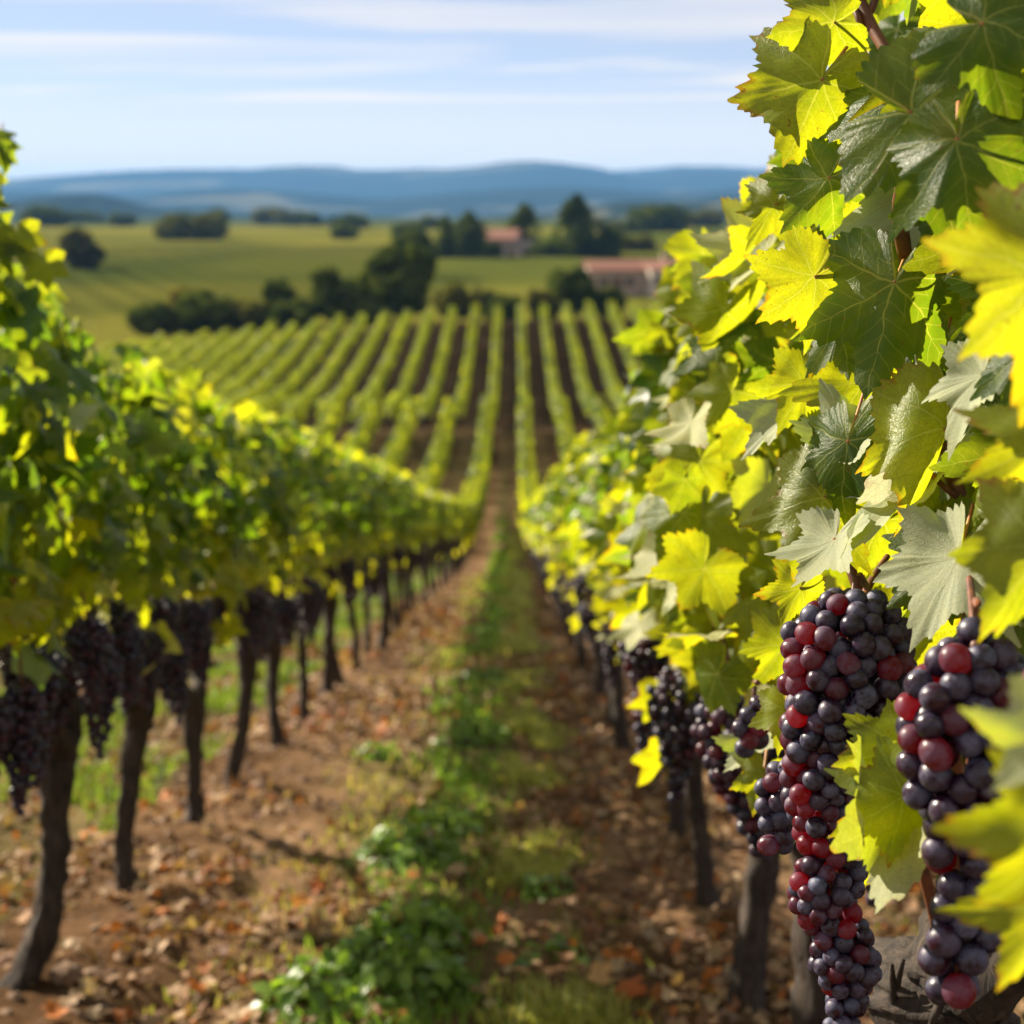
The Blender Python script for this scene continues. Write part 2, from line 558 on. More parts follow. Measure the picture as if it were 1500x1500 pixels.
M_BARK = bark_material()
M_CANE = noise_material('cane_bark', (0.06, 0.018, 0.007), (0.17, 0.052, 0.017), 40, 0.55, 0.001)
M_PETIOLE = noise_material('leaf_stalk', (0.30, 0.06, 0.02), (0.42, 0.22, 0.05), 60, 0.5)
M_GRASS = tint_material('grass_blades', 0.55, 0.42, 2.2)
M_WEED = tint_material('weed_leaves', 0.40, 0.40, 2.4, 0.5)
M_LITTER = tint_material('dry_leaf_litter', 0.7, 0.25, 1.3)
M_TREE = tint_material('tree_leaves', 0.8, 0.3, 1.8, 0.0)
M_TRUNK = noise_material('tree_bark', (0.04, 0.03, 0.02), (0.11, 0.085, 0.06), 8, 0.9)


def ground_material():
    m, nt, out = mat('ground_soil')
    c, *_ = attr(nt)
    geo = nt.nodes.new('ShaderNodeNewGeometry')
    n1 = N(nt, 'ShaderNodeTexNoise', i_Scale=14.0, i_Detail=8.0, i_Roughness=0.7)
    L(nt, geo.outputs['Position'], n1.inputs['Vector'])
    n2 = N(nt, 'ShaderNodeTexNoise', i_Scale=1.7, i_Detail=5.0, i_Roughness=0.6)
    L(nt, geo.outputs['Position'], n2.inputs['Vector'])
    k = math_n(nt, 'MULTIPLY', maprange(nt, n1.outputs[0], 0.3, 0.7, 0.55, 1.45), maprange(nt, n2.outputs[0], 0.3, 0.7, 0.75, 1.25))
    cc = nt.nodes.new('ShaderNodeCombineColor')
    for i in range(3):
        L(nt, k, cc.inputs[i])
    col = mixc(nt, 1.0, c, cc.outputs[0], 'MULTIPLY')
    b = principled(nt, Roughness=0.95)
    b.inputs['Specular IOR Level'].default_value = 0.0
    L(nt, col, b.inputs['Base Color'])
    bp = N(nt, 'ShaderNodeBump', i_Strength=0.8, i_Distance=0.02)
    L(nt, n1.outputs[0], bp.inputs['Height']); L(nt, bp.outputs[0], b.inputs['Normal'])
    L(nt, b.outputs[0], out.inputs['Surface'])
    return m


M_GROUND = ground_material()

# ------------------------------------------------------------------ ground, hills, haze
XL, XR, SP = -1.15, 0.55, 1.70       # the two near rows and the row spacing


def ar(a, b, s):
    return np.arange(a, b, s)


xs = np.concatenate([-np.geomspace(80, 7000, 45)[::-1], ar(-78, -6, 1.5), ar(-6, -1.7, 0.15), ar(-1.7, 1.2, 0.05), ar(1.2, 6, 0.15), ar(6, 79, 1.5), np.geomspace(80, 7000, 45)])
ys = np.concatenate([ar(-20, 1.5, 0.5), ar(1.5, 10, 0.05), ar(10, 30, 0.2), ar(30, 130, 0.8), ar(130, 400, 2.5), np.geomspace(400, 9000, 90)])
GX, GY = np.meshgrid(xs, ys)
GZ = G(GX, GY)
micro = (fbm(GX * 4, GY * 4, 3, 4) - 0.5) * 0.10 + (fbm(GX * 19, GY * 19, 9, 2) - 0.5) * 0.035
rowd = np.abs((GX - XL + SP / 2) % SP - SP / 2)
mound = 0.06 * np.exp(-(rowd / 0.3)**2)
GZ = GZ + (micro + mound) * (1 - sstep(25, 60, GY))
GZ = GZ + (fbm(GX / 60, GY / 60, 5, 3) - 0.5) * 2.0 * sstep(170, 400, GY) * (1 + sstep(600, 2000, GY) * 5)


def lerp(a, b, t):
    return np.asarray(a) * (1 - t[..., None]) + np.asarray(b) * t[..., None]


soilA, soilB = (0.090, 0.052, 0.028), (0.205, 0.126, 0.070)
ca = lerp(soilA, soilB, sstep(0.3, 0.7, fbm(GX * 1.3, GY * 0.9, 21, 4)))
mid = np.abs((GX - XL) % SP - SP / 2)
grassy = sstep(0.42, 0.15, mid + (fbm(GX * 3, GY * 1.5, 31, 3) - 0.5) * 0.5)
grassy = np.where(GX < XL - 0.3, np.maximum(grassy, sstep(0.8, 0.5, mid + (fbm(GX * 2, GY * 1.0, 33, 3) - 0.5) * 0.5)), grassy)
ca = lerp(ca, (0.085, 0.10, 0.03), 0.0 * grassy) * (1 - 0.4 * grassy[..., None]) + np.array((0.085, 0.105, 0.03)) * 0.4 * grassy[..., None]
ca = lerp(ca, (0.034, 0.023, 0.012), sstep(50, 75, GY) * (1 - sstep(126, 129, GY)))  # soil colour darkened here to carry the shade between the far vine rows
# the country beyond the vineyard: vineyards, meadows and stubble in patches
pu = GX / 95 + fbm(GX / 200, GY / 200, 41, 2) * 1.2; pv = np.log(np.maximum(GY, 10) / 128.0) * 3.3 + fbm(GX / 150, GY / 300, 43, 2) * 0.8
cell = vnoise(np.floor(pu) * 7.3 + 0.5, np.floor(pv) * 5.1 + 0.5, 47)
band = np.interp(GY + 40 * (fbm(GX / 120, GY / 500, 45, 2) - 0.5), [128, 215, 235, 300, 325, 390, 410, 520, 560, 900], [0.75, 0.85, 0.3, 0.35, 0.8, 0.7, 0.1, 0.25, 0.5, 0.4])
fcol = lerp((0.05, 0.072, 0.010), (0.19, 0.165, 0.026), np.clip(0.6 * band + 0.8 * (cell - 0.3), 0, 1))
fcol = lerp(fcol, (0.035, 0.052, 0.011), sstep(0.45, 0.75, fbm(GX / 40, GY / 70, 53, 3)) * 0.6)
far = sstep(900, 3500, GY)
fcol = lerp(fcol, (0.045, 0.06, 0.025), sstep(560, 900, GY + 200 * (fbm(GX / 300, GY / 900, 57, 2) - 0.5)) * 0.85)
fcol = lerp(fcol, (0.03, 0.045, 0.015), sstep(0.55, 0.62, fbm(GX / 260, GY / 420, 59, 3)) * sstep(600, 1500, GY))
stripe = 0.5 + 0.5 * np.sin((GX * 0.9 + GY * 0.35) * 1.3)
fcol = fcol * (1 - 0.45 * (stripe * sstep(150, 180, GY) * (1 - sstep(330, 420, GY)) * (GX < -15))[..., None])
ca = lerp(ca, fcol, sstep(126, 130, GY)) if False else np.where((GY > 128)[..., None], fcol, ca)
nx, ny = len(xs), len(ys)
ii = (np.arange(ny - 1)[:, None] * nx + np.arange(nx - 1)[None]).ravel()
F = np.stack([ii, ii + 1, ii + 1 + nx, ii + nx], 1)
ground = link('ground', mesh('ground', np.stack([GX, GY, GZ], -1).reshape(-1, 3), [F], M_GROUND, tint=ca.reshape(-1, 3)))
tag(ground, 'reddish brown vineyard soil sloping down into a shallow valley and out to the plain', 'ground', kind='structure')

M_HILL = tint_material('wooded_hill', 0.95, 0, 1, 0.0)


def hill_range(name, label, pxs, pys, dist, depth, base, seed, rough=0.12):
    pxs = np.asarray(pxs, float)
    X = (pxs - 750) / FPX * dist
    Hh = CAMH + (310 - np.asarray(pys, float)) / FPX * dist - base
    gx = np.linspace(X[0], X[-1], 260); gt = np.linspace(-1, 1, 50)
    A, T = np.meshgrid(gx, gt)
    hh = hermite(X, Hh, A)
    Y = dist + T * depth + (fbm(A / depth * 1.5, T * 0, seed + 5, 3) - 0.5) * depth * 0.5
    prof = np.cos(np.clip(T, -1, 1) * np.pi / 2)**1.15
    Z = base + hh * prof * (1 - rough * 2 * np.abs(T) * (fbm(A / depth * 3, T * 3 + 7, seed, 4))) + (fbm(A / 60, T * 22, seed + 3, 2) - 0.5) * 0.05 * hh * prof
    nz = fbm(A / depth * 3.2, T * 6, seed + 9, 4)
    c = lerp((0.010, 0.016, 0.008), (0.022, 0.030, 0.012), fbm(A / depth * 8, T * 16, seed + 1, 3))
    c = lerp(c, (0.14, 0.13, 0.07), sstep(0.62, 0.68, nz) * sstep(0.1, -0.1, np.abs(T + 0.55) - 0.38) * 0.8)
    n, mrow = A.shape[1], A.shape[0]
    ii = (np.arange(mrow - 1)[:, None] * n + np.arange(n - 1)[None]).ravel()
    F = np.stack([ii, ii + 1, ii + 1 + n, ii + n], 1)
    o = link(name, mesh(name, np.stack([A, Y, Z], -1).reshape(-1, 3), [F], M_HILL, tint=c.reshape(-1, 3)))
    tag(o, label, 'hills', kind='structure')
    return o


hill_range('hills', 'long blue wooded ridge along the whole horizon',
           [-900, -300, 0, 130, 250, 360, 480, 530, 600, 690, 760, 850, 930, 990, 1060, 1130, 1400, 2000, 2500],
           [262, 270, 264, 256, 250, 249, 244, 251, 249, 249, 242, 247, 257, 249, 250, 255, 246, 262, 270], 6500, 1300, -22, 3)
hill_range('hills', 'second hazy ridge rising behind the long blue ridge', [-900, 0, 300, 620, 800, 930, 1000, 1080, 1300, 1700, 2500],
           [268, 268, 266, 256, 258, 250, 246, 250, 244, 258, 270], 8000, 900, -24, 13)
hill_range('hills', 'middle ridge with pale fields below the long blue ridge', [-900, -200, 60, 200, 330, 450, 560, 700, 820, 960, 1100, 1500, 2500], [286, 284, 282, 288, 278, 284, 292, 282, 276, 284, 278, 284, 290], 4300, 700, -19, 43)
hill_range('hills', 'low dark wooded rise in front of the long ridge, behind the shaded vine row', [-500, -100, 20, 90, 160, 205, 240, 340, 460, 520],
           [318, 300, 300, 288, 287, 300, 306, 312, 322, 330], 2300, 320, -13, 23)
hill_range('hills', 'low wooded rise beyond the farmhouse in front of the ridge', [560, 700, 850, 900, 1000, 1080, 1150, 1300, 1600, 1900],
           [326, 318, 306, 297, 296, 290, 288, 296, 306, 326], 2100, 300, -12, 33)

hz_m, hnt, hout = mat('haze_air')
pv_ = hnt.nodes.new('ShaderNodeVolumePrincipled')
pv_.inputs['Color'].default_value = (0.20, 0.50, 1.0, 1)
pv_.inputs['Density'].default_value = 0.9e-4
pv_.inputs['Anisotropy'].default_value = 0.1
L(hnt, pv_.outputs[0], hout.inputs['Volume'])
zlo = float(GZ.min()) - 30
V, Fb = box(-7500, 7500, -60, 9000, min(zlo, -70), 240)
haze = link('haze', mesh('haze', V, Fb, hz_m, smooth=False))
tag(haze, 'thin blue haze lying over the valley and hills', 'haze', kind='stuff')

# ------------------------------------------------------------------ leaf shapes
KA = np.radians([0, 27, 53, 82, 108, 138, 163, 180])
KR = np.array([1.0, 0.60, 0.93, 0.56, 0.76, 0.60, 0.50, 0.10])


def leaf_outline(phi, teeth=True, g=None, kr=KR):
    a = np.abs(phi)
    i = np.clip(np.searchsorted(KA, a, side='right') - 1, 0, len(KA) - 2)
    t = (a - KA[i]) / (KA[i + 1] - KA[i])
    up = kr[i + 1] > kr[i]
    e = np.where(up, t**1.5, 1 - (1 - t)**1.5)     # pointed lobes, rounded bays
    r = kr[i] * (1 - e) + kr[i + 1] * e
    if teeth:
        k = 6.0 * phi / KA[2]
        saw = 1 - np.abs(((k + 0.5) % 1.0) * 2 - 1)
        amp = 0.11 if g is None else 0.11 * (0.55 + 0.9 * np.interp(phi, np.linspace(-3.2, 3.2, 40), g.random(40)))
        r = r * (1 + amp * (saw - 0.45) * (a < 2.85))
    return r


def leaf_template(nang, nr, g, teeth=True):
    phi = np.linspace(-np.pi, np.pi, nang, endpoint=False)
    kr = KR * (1 + g.uniform(-0.1, 0.1, len(KR)))
    rad = leaf_outline(phi, teeth, g, kr) * (1 + 0.05 * np.sin(phi * 2 + g.uniform(0, 6)))
    if teeth:
        rad = rad * (1 + 0.016 * g.normal(size=nang))
    ts = (np.arange(1, nr + 1) / nr)
    x = np.concatenate([[0], (ts[:, None] * (rad * np.sin(phi))[None]).ravel()])
    y = np.concatenate([[0], (ts[:, None] * (rad * np.cos(phi))[None]).ravel()])
    rr = np.concatenate([[0], np.repeat(ts, nang)])
    j = np.arange(nang); jn = (j + 1) % nang
    F = [np.stack([np.zeros(nang, int), 1 + jn, 1 + j], 1)]
    if nr > 1:
        q = [np.stack([1 + i * nang + j, 1 + i * nang + jn, 1 + (i + 1) * nang + jn, 1 + (i + 1) * nang + j], 1) for i in range(nr - 1)]
        F.append(np.concatenate(q))
    return np.stack([x, y], 1), rr, F


def leaf_bend(uv, rr, g, fold=0.3, droop=0.5, ruffle=0.07, pleat=0.012, side=None):
    """bend a flat leaf: fold along the midrib, droop to the tip, pleats between veins, wavy margin"""
    x, y = uv[:, 0].copy(), uv[:, 1].copy()
    ang = np.arctan2(x, y); r = np.hypot(x, y)
    la = (ang + R(27)) % R(54) - R(27)
    z = pleat * r * (1 - np.cos(la / R(27) * np.pi)) * 0.5
    ph = g.uniform(0, 6.28, 4)
    z = z + ruffle * rr**2 * (np.sin(ang * 3 + ph[0]) + 0.6 * np.sin(ang * 7 + ph[1]) + 0.15 * np.sin(ang * 13 + ph[2]))
    # every lobe curls its own way
    vk = np.radians([-108, -54, 0, 54, 108])
    for q, ak in zip(vk, g.normal(0, 0.24, 5)):
        z = z + ak * r**2 * np.maximum(0, np.cos((ang - q) * 2.2))**2 * (np.abs(ang - q) < 0.72)
    # midrib fold, a different amount on each side
    fl, fr = fold * g.uniform(0.4, 1.6), fold * g.uniform(0.4, 1.6)
    if side is not None:
        fl, fr = side
    f = np.where(x < 0, fl, fr)
    # bend increasingly away from the midrib
    th = f * np.minimum(np.abs(x) / 0.35, 1.3)
    z = z - np.sign(f) * 0 - np.abs(x) * np.sin(th)
    x = x * np.cos(th)
    # droop along y
    k = droop
    s = y * k
    y2 = np.where(np.abs(k) > 1e-4, np.sin(s) / (k + 1e-9), y)
    z2 = z - np.where(np.abs(k) > 1e-4, (1 - np.cos(s)) / (k + 1e-9), 0)
    return np.stack([x, y2, z2], 1)


def basis(n, tip):
    n = n / np.linalg.norm(n); y = tip - n * np.dot(tip, n); y /= np.linalg.norm(y) + 1e-9
    x = np.cross(y, n)
    return np.stack([x, y, n], 1)       # columns


def bank(count, nang, nr, teeth, seed, **kw):
    g = np.random.default_rng(seed); out = []
    for _ in range(count):
        uv, rr, F = leaf_template(nang, nr, g, teeth)
        V = leaf_bend(uv, rr, g, fold=g.uniform(-0.1, 0.55), droop=g.uniform(0.1, 1.0), ruffle=kw.get('ruffle', 0.06))
        out.append((V, uv, rr, F))
    return out


BANK_HI = bank(12, 120, 6, True, 1)
BANK_MID = bank(12, 48, 3, True, 2)
BANK_LO = bank(8, 16, 2, False, 3)
BANK_FAR = bank(6, 8, 1, False, 4)


def foliage_mesh(name, bank_, n, seed, zlo, zhi, half, ylen, size, material, slope=0.0, yel=(0.25, 0.3), top_sprigs=0.08, low_yellow=0.55, face=None, facing=None):
    g = np.random.default_rng(seed); mb = MB()
    for _ in range(n):
        side = 1 if g.random() < 0.5 else -1
        if face is not None and g.random() < 0.35:
            side = face
        t = g.random()**0.9
        if g.random() < top_sprigs:
            t = 1 + g.random() * 0.16
        low = g.random() < 0.025
        if low:
            t = -g.random() * 0.32
        z = zlo + (zhi - zlo) * t
        y = g.uniform(-ylen, ylen)
        wob = 1 + 0.5 * (vnoise(np.array(y * 5 + seed), np.array(z * 6.0), seed) - 0.5)
        prof = half * wob * (1.0 - 0.55 * max(0, t - 0.55)**1.0 - 0.35 * max(0, 0.25 - t))
        u = 1 - 0.65 * g.random()**1.6
        x = side * prof * u
        if t > 1:
            x *= 0.4
        out = np.array([side * (0.85), 0, 0.35 + 0.55 * max(0, t - 0.6)])
        if facing is not None and g.random() < 0.72:
            out = np.array(facing)
        nrm = out + g.normal(size=3) * 0.48
        if facing is not None and g.random() < 0.20:
            nrm = np.array([0.62, 0.43, -0.65]) + g.normal(size=3) * 0.3
        tip = np.array([side * 0.35, g.normal() * 0.55, -1.0])
        s = size * g.uniform(0.6, 1.15)
        V, uv, rr, F = bank_[g.integers(len(bank_))]
        M = basis(nrm, tip)
        ylw = np.clip(g.normal(yel[0], yel[1]) + low_yellow * min(1.6, max(0, 0.35 - t) / 0.35) + (0.2 if t > 0.9 else 0), 0, 1.15)
        tint = np.stack([np.full(len(V), ylw), np.full(len(V), g.random()), rr], 1)
        mb.add((V * s) @ M.T + np.array([x, y, z + slope * y]), F, uv, tint)
    return mb.mesh(name, material)


# ------------------------------------------------------------------ grapes
SPH = sphere(12, 8); SPH_HI = sphere(24, 16); SPH_LO = sphere(7, 5)


def bunch_points(g, length, width, d, tries=6000, taper=0.75, shoulder=0.25):
    """berry centres packed in the outer shell of a hanging conical bunch (z from 0 down to -length)"""
    pts = np.zeros((0, 3))
    for _ in range(tries):
        t = g.random()
        w = width * 0.5 * min(1, t / shoulder + 0.45) * (1 - taper * max(0, t - shoulder) / (1 - shoulder))
        a = g.uniform(0, 2 * np.pi)
        rr = max(0.0, w - d * 0.5) * (1 - 0.5 * g.random()**2)
        p = np.array([rr * math.cos(a), rr * math.sin(a), -length * t])
        if len(pts) == 0 or np.min(np.sum((pts - p)**2, 1)) > (0.80 * d)**2:
            pts = np.vstack([pts, p])
    return pts


def bunch_mesh(name, seed, length, width, d, sph, tries=1500):
    g = np.random.default_rng(seed); mb = MB()
    pts = bunch_points(g, length, width, d, tries)
    for p in pts:
        s = d * 0.5 * g.uniform(0.85, 1.1)
        mb.add(sph[0] * s * np.array([1, 1, 1.06]) + p, sph[1], tint=(np.clip(g.normal(0.12, 0.2), 0, 1), g.uniform(0.3, 1.0), 0))
    V, F = tube([(0, 0, 0.07), (0.004, 0, 0.02), (0, 0, -length * 0.8)], [0.003, 0.003, 0.002], 6)
    mb.add(V, F, slot=1)
    return mb.mesh(name, [M_GRAPE, M_CANE])


BUNCH = [bunch_mesh('grape_bunch', 100 + i, 0.20 + 0.03 * (i % 3), 0.115 + 0.012 * (i % 2), 0.0185, SPH, 1600) for i in range(4)]
BUNCH_LO = [bunch_mesh('grape_bunch', 120 + i, 0.20, 0.12, 0.024, SPH_LO, 500) for i in range(3)]


# ------------------------------------------------------------------ vines
def trunk_mesh(seed, h=0.72, r=0.04, lean=0.06, pts=None, sides=14, fork=True):
    g = np.random.default_rng(seed); mb = MB()
    if pts is None:
        k = np.linspace(0, 1, 7)
        pts = np.stack([lean * g.normal() * np.sin(k * 2.6 + g.uniform(0, 3)) * 0.6 + g.normal() * 0.02 * k,
                        lean * g.normal() * np.sin(k * 3.0 + g.uniform(0, 3)), k * h - 0.05 * (1 - k)], 1)
        pts[:, :2] -= pts[0, :2]
    n = len(pts)
    rad = r * np.interp(np.linspace(0, 1, n), [0, 0.1, 0.5, 0.85, 1], [1.25, 0.85, 0.66, 0.74, 1.15])
    V, F = tube(pts, rad, sides, 0.20, 0.15, seed, 7)
    mb.add(V, F)
    if fork:
        e = pts[-1]
        for sgn in (-1, 1):
            q = [e + (0, 0, -0.05), e + (0.01, sgn * 0.07, 0.04), e + (g.normal() * 0.02, sgn * 0.2, 0.10 - SL * sgn * 0.2), e + (g.normal() * 0.02, sgn * 0.42, 0.11 - SL * sgn * 0.42)]
            V, F = tube(q, [r * 0.95, r * 0.7, r * 0.42, r * 0.25], max(8, sides - 4), 0.15, 0.08, seed + sgn, 4)
            mb.add(V, F)
        for _ in range(4):      # knobbly spurs on the head
            b = e + np.array([g.normal() * 0.02, g.normal() * 0.12, 0.03])
            V, F = tube([b, b + g.normal(size=3) * 0.02 + (0, 0, 0.04), b + g.normal(size=3) * 0.025 + (0, 0, 0.08)], [r * 0.5, r * 0.45, r * 0.25], 8, 0.2, 0.1, seed, 2)
            mb.add(V, F)
    return mb.mesh('trunk', M_BARK)


def cane_mesh(g, y0, zlo=0.75, zhi=1.6):
    k = np.linspace(0, 1, 6)
    p = np.stack([np.cumsum(g.normal(size=6) * 0.03), y0 + np.cumsum(g.normal(size=6) * 0.025), zlo + k * (zhi - zlo)], 1)
    p[:, 2] -= SL * y0
    V, F = tube(p, np.linspace(0.0065, 0.003, 6), 7, 0.05, 0, 0, 3)
    mb = MB(); mb.add(V, F)
    return mb.mesh('cane', M_CANE)


def make_vine(level, seed, folm, bun, nb, zhi=1.6, trunk=None, canes=3, bx=1):
    g = np.random.default_rng(seed)
    root = link('grapevine', None)
    link('trunk', trunk or trunk_mesh(seed, 0.70, g.uniform(0.036, 0.048), 0.07, sides=14 if level == 0 else 8, fork=level < 2), root)
    link('foliage', folm, root)
    for i in range(canes):
        link('cane', cane_mesh(g, g.uniform(-0.4, 0.4), 0.76, zhi - 0.05), root)
    for i in range(nb):
        y = (i + 0.5) / nb * 0.84 - 0.42 + g.normal() * 0.03
        b = link('grape_bunch', bun[g.integers(len(bun))], root)
        b.location = (bx * g.uniform(0.06, 0.26) if g.random() < 0.78 else -bx * 0.1, y, g.uniform(0.82, 0.97) - SL * y)
        b.rotation_euler = (g.normal() * 0.1, g.normal() * 0.1, g.uniform(0, 6.28))
        s = g.uniform(0.85, 1.2); b.scale = (s, s, s)
    return root


ORD = ['first', 'second', 'third', 'fourth', 'fifth', 'sixth', 'seventh', 'eighth', 'ninth', 'tenth', 'eleventh', 'twelfth',
       'thirteenth', 'fourteenth', 'fifteenth', 'sixteenth', 'seventeenth', 'eighteenth', 'nineteenth', 'twentieth']

fol_mid_L = [foliage_mesh('foliage', BANK_MID, 430, 200 + i, 0.95, 1.52 + 0.05 * (i % 2), 0.27, 0.52, 0.076, M_LEAF2, -SL, yel=(0.24, 0.32)) for i in range(4)]
fol_mid_R = [foliage_mesh('foliage', BANK_MID, 620, 220 + i, 0.92, 1.48 + 0.05 * (i % 2), 0.27, 0.52, 0.068, M_LEAF2, -SL, yel=(0.37, 0.32), facing=(-0.30, -0.9, 0.15)) for i in range(4)]
fol_lo = [foliage_mesh('foliage', BANK_LO, 300, 240 + i, 0.90, 1.47, 0.27, 0.52, 0.10, M_LEAF2, -SL * 0.8, yel=(0.42, 0.28)) for i in range(4)]
fol_far = [foliage_mesh('foliage', BANK_FAR, 170, 260 + i, 0.85, 1.48, 0.28, 0.52, 0.14, M_LEAF3, -SL * 0.5, yel=(0.45, 0.25)) for i in range(3)]

protos = {}


def place_vine(key, make, x, y, rot, s=1.0):
    if key not in protos:
        protos[key] = make(); o = protos[key]
    else:
        o = copy_tree(protos[key])
    o.location = (x, y, float(G(x, y)) + 0.03)
    o.rotation_euler = (0, 0, rot)
    o.scale = (s, s, s)
    return o


# the shaded row: hand-shaped trunks for the nearest vines, read off the photograph (x, y of the picture)
def px_trunk(base_xy, pix, zc):
    return np.array([P(a, b, zc) for a, b in pix]) - np.array(base_xy)


def depth_at(x, y):
    d = np.array([x, y, float(G(x, y))]) - np.array([0, 0, CAMH])
    return float(d @ CF)


YN0 = (0.12, -0.05, 1.0)
M_SUCK = noise_material('sucker_bark', (0.10, 0.075, 0.055), (0.26, 0.20, 0.15), 30, 0.8, 0.001)
Lrow = [(2.34, None, 0.046), (3.27, [(8, 1520), (22, 1455), (62, 1370), (80, 1270), (83, 1180), (84, 1080)], 0.046),
        (4.19, [(196, 1345), (185, 1290), (180, 1230), (192, 1150), (204, 1040)], 0.040),
        (5.13, [(287, 1245), (285, 1180), (284, 1110), (284, 1030)], 0.040),
        (6.0, [(326, 1185), (338, 1140), (354, 1080), (362, 1010), (360, 945)], 0.040),
        (6.98, [(408, 1125), (408, 1080), (400, 1030), (400, 950)], 0.038)]
fol_L1 = foliage_mesh('foliage', BANK_MID, 470, 298, 0.94, 1.64, 0.27, 0.54, 0.078, M_LEAF2, -SL, yel=(0.24, 0.32), top_sprigs=0.06)
fol_L0 = foliage_mesh('foliage', BANK_MID, 540, 299, 0.93, 1.80, 0.27, 0.55, 0.078, M_LEAF2, -SL, yel=(0.24, 0.32), top_sprigs=0.06)
VG = 'grapevines along the two rows beside the path'
for i, (y, pix, r) in enumerate(Lrow):
    x = XL
    tm = None
    if pix:
        base = (x, y, float(G(x, y)) + 0.03)
        tm = trunk_mesh(300 + i, r=r, pts=px_trunk(base, pix, depth_at(x, y)), sides=16)
    v = make_vine(0, 310 + i, fol_L0 if i == 0 else fol_L1 if i == 1 else fol_mid_L[i % 4], BUNCH, [8, 9, 8, 7, 6, 6][i], 1.6, tm, 4)
    v.location = (x, y, float(G(x, y)) + 0.03)
    vb = np.array(v.location)
    if i == 0:      # the shoot that sticks up at the picture's edge
        mb = MB(); gg = np.random.default_rng(41)
        sh = [np.array(P(a, b, 2.62)) - vb for a, b in ((-60, 460), (-40, 360), (-12, 290), (-6, 230), (4, 180))]
        V, F = tube(sh, [0.005, 0.004, 0.0035, 0.003, 0.002], 7, 0.05, 0, 0, 3)
        link('cane', mesh('cane', V, F, M_CANE), v)
        for a, b, L_, an, nn, ye in ((4, 205, 52, 60, (-0.4, 0.2, 0.8), 0.1), (18, 222, 48, 75, (0.5, 0.1, 0.6), 0.2), (-6, 262, 55, 110, YN0, 0.5), (2, 300, 48, 60, (-0.5, 0.6, 0.5), 0.4),
                                     (-20, 330, 60, 100, YN0, 0.3), (40, 345, 62, 70, YN0, 0.85), (75, 385, 60, 80, YN0, 0.75), (10, 360, 64, 60, (-0.4, 0.2, 0.8), 0.2), (-25, 230, 56, 130, YN0, 0.3)):
            Vl, uvl, rl, Fl = BANK_HI[gg.integers(12)]
            n_ = CR * nn[0] + CU * nn[1] - CF * nn[2]; t_ = CR * math.cos(R(an)) - CU * math.sin(R(an))
            mb.add((Vl * 0.72 * L_ / FPX * 2.6) @ basis(n_, t_).T + P(a - 12, b, 2.6) - vb, Fl, uvl, np.stack([np.full(len(Vl), ye), np.full(len(Vl), gg.random()), rl], 1))
        link('shoot_leaves', mb.mesh('shoot_leaves', M_LEAF), v)
    if i == 1:      # a thin sucker growing up beside the trunk
        V, F = tube([np.array(P(a, b, 3.62)) - vb for a, b in ((12, 1480), (34, 1400), (58, 1310), (66, 1220), (60, 1130), (62, 1070))], [0.011, 0.010, 0.009, 0.008, 0.007, 0.006], 8, 0.1, 0.05, 2, 4)
        link('sucker', mesh('sucker', V, F, M_SUCK), v)
    tag(v, f'{ORD[i]} grapevine from the camera in the shaded row, dark bunches under its leaves' if i else
        'grapevine cut by the picture edge at the near end of the shaded row', 'grapevine', VG)
y = 7.9; k = 6
while y < 47:
    x = XL + rng.normal() * 0.03
    if y < 13:
        j = k % 4
        v = place_vine(('L0', j), lambda: make_vine(1, 330 + j, fol_mid_L[j], BUNCH, 6), x, y, 0)
    elif y < 26:
        j = k % 4
        v = place_vine(('L1', j), lambda: make_vine(1, 340 + j, fol_lo[j], BUNCH_LO, 7, canes=1), x, y, 0)
    else:
        j = k % 3
        v = place_vine(('F', j), lambda: make_vine(2, 350 + j, fol_far[j], BUNCH_LO, 0, canes=0), x, y, 0)
    if k < 12:
        tag(v, f'{ORD[k]} grapevine from the camera in the shaded row', 'grapevine', VG)
    else:
        tag(v, 'small grapevine far down the shaded row where its vines merge', 'grapevine', 'merging grapevines far down the shaded row')
    y += 0.93 + rng.normal() * 0.04; k += 1

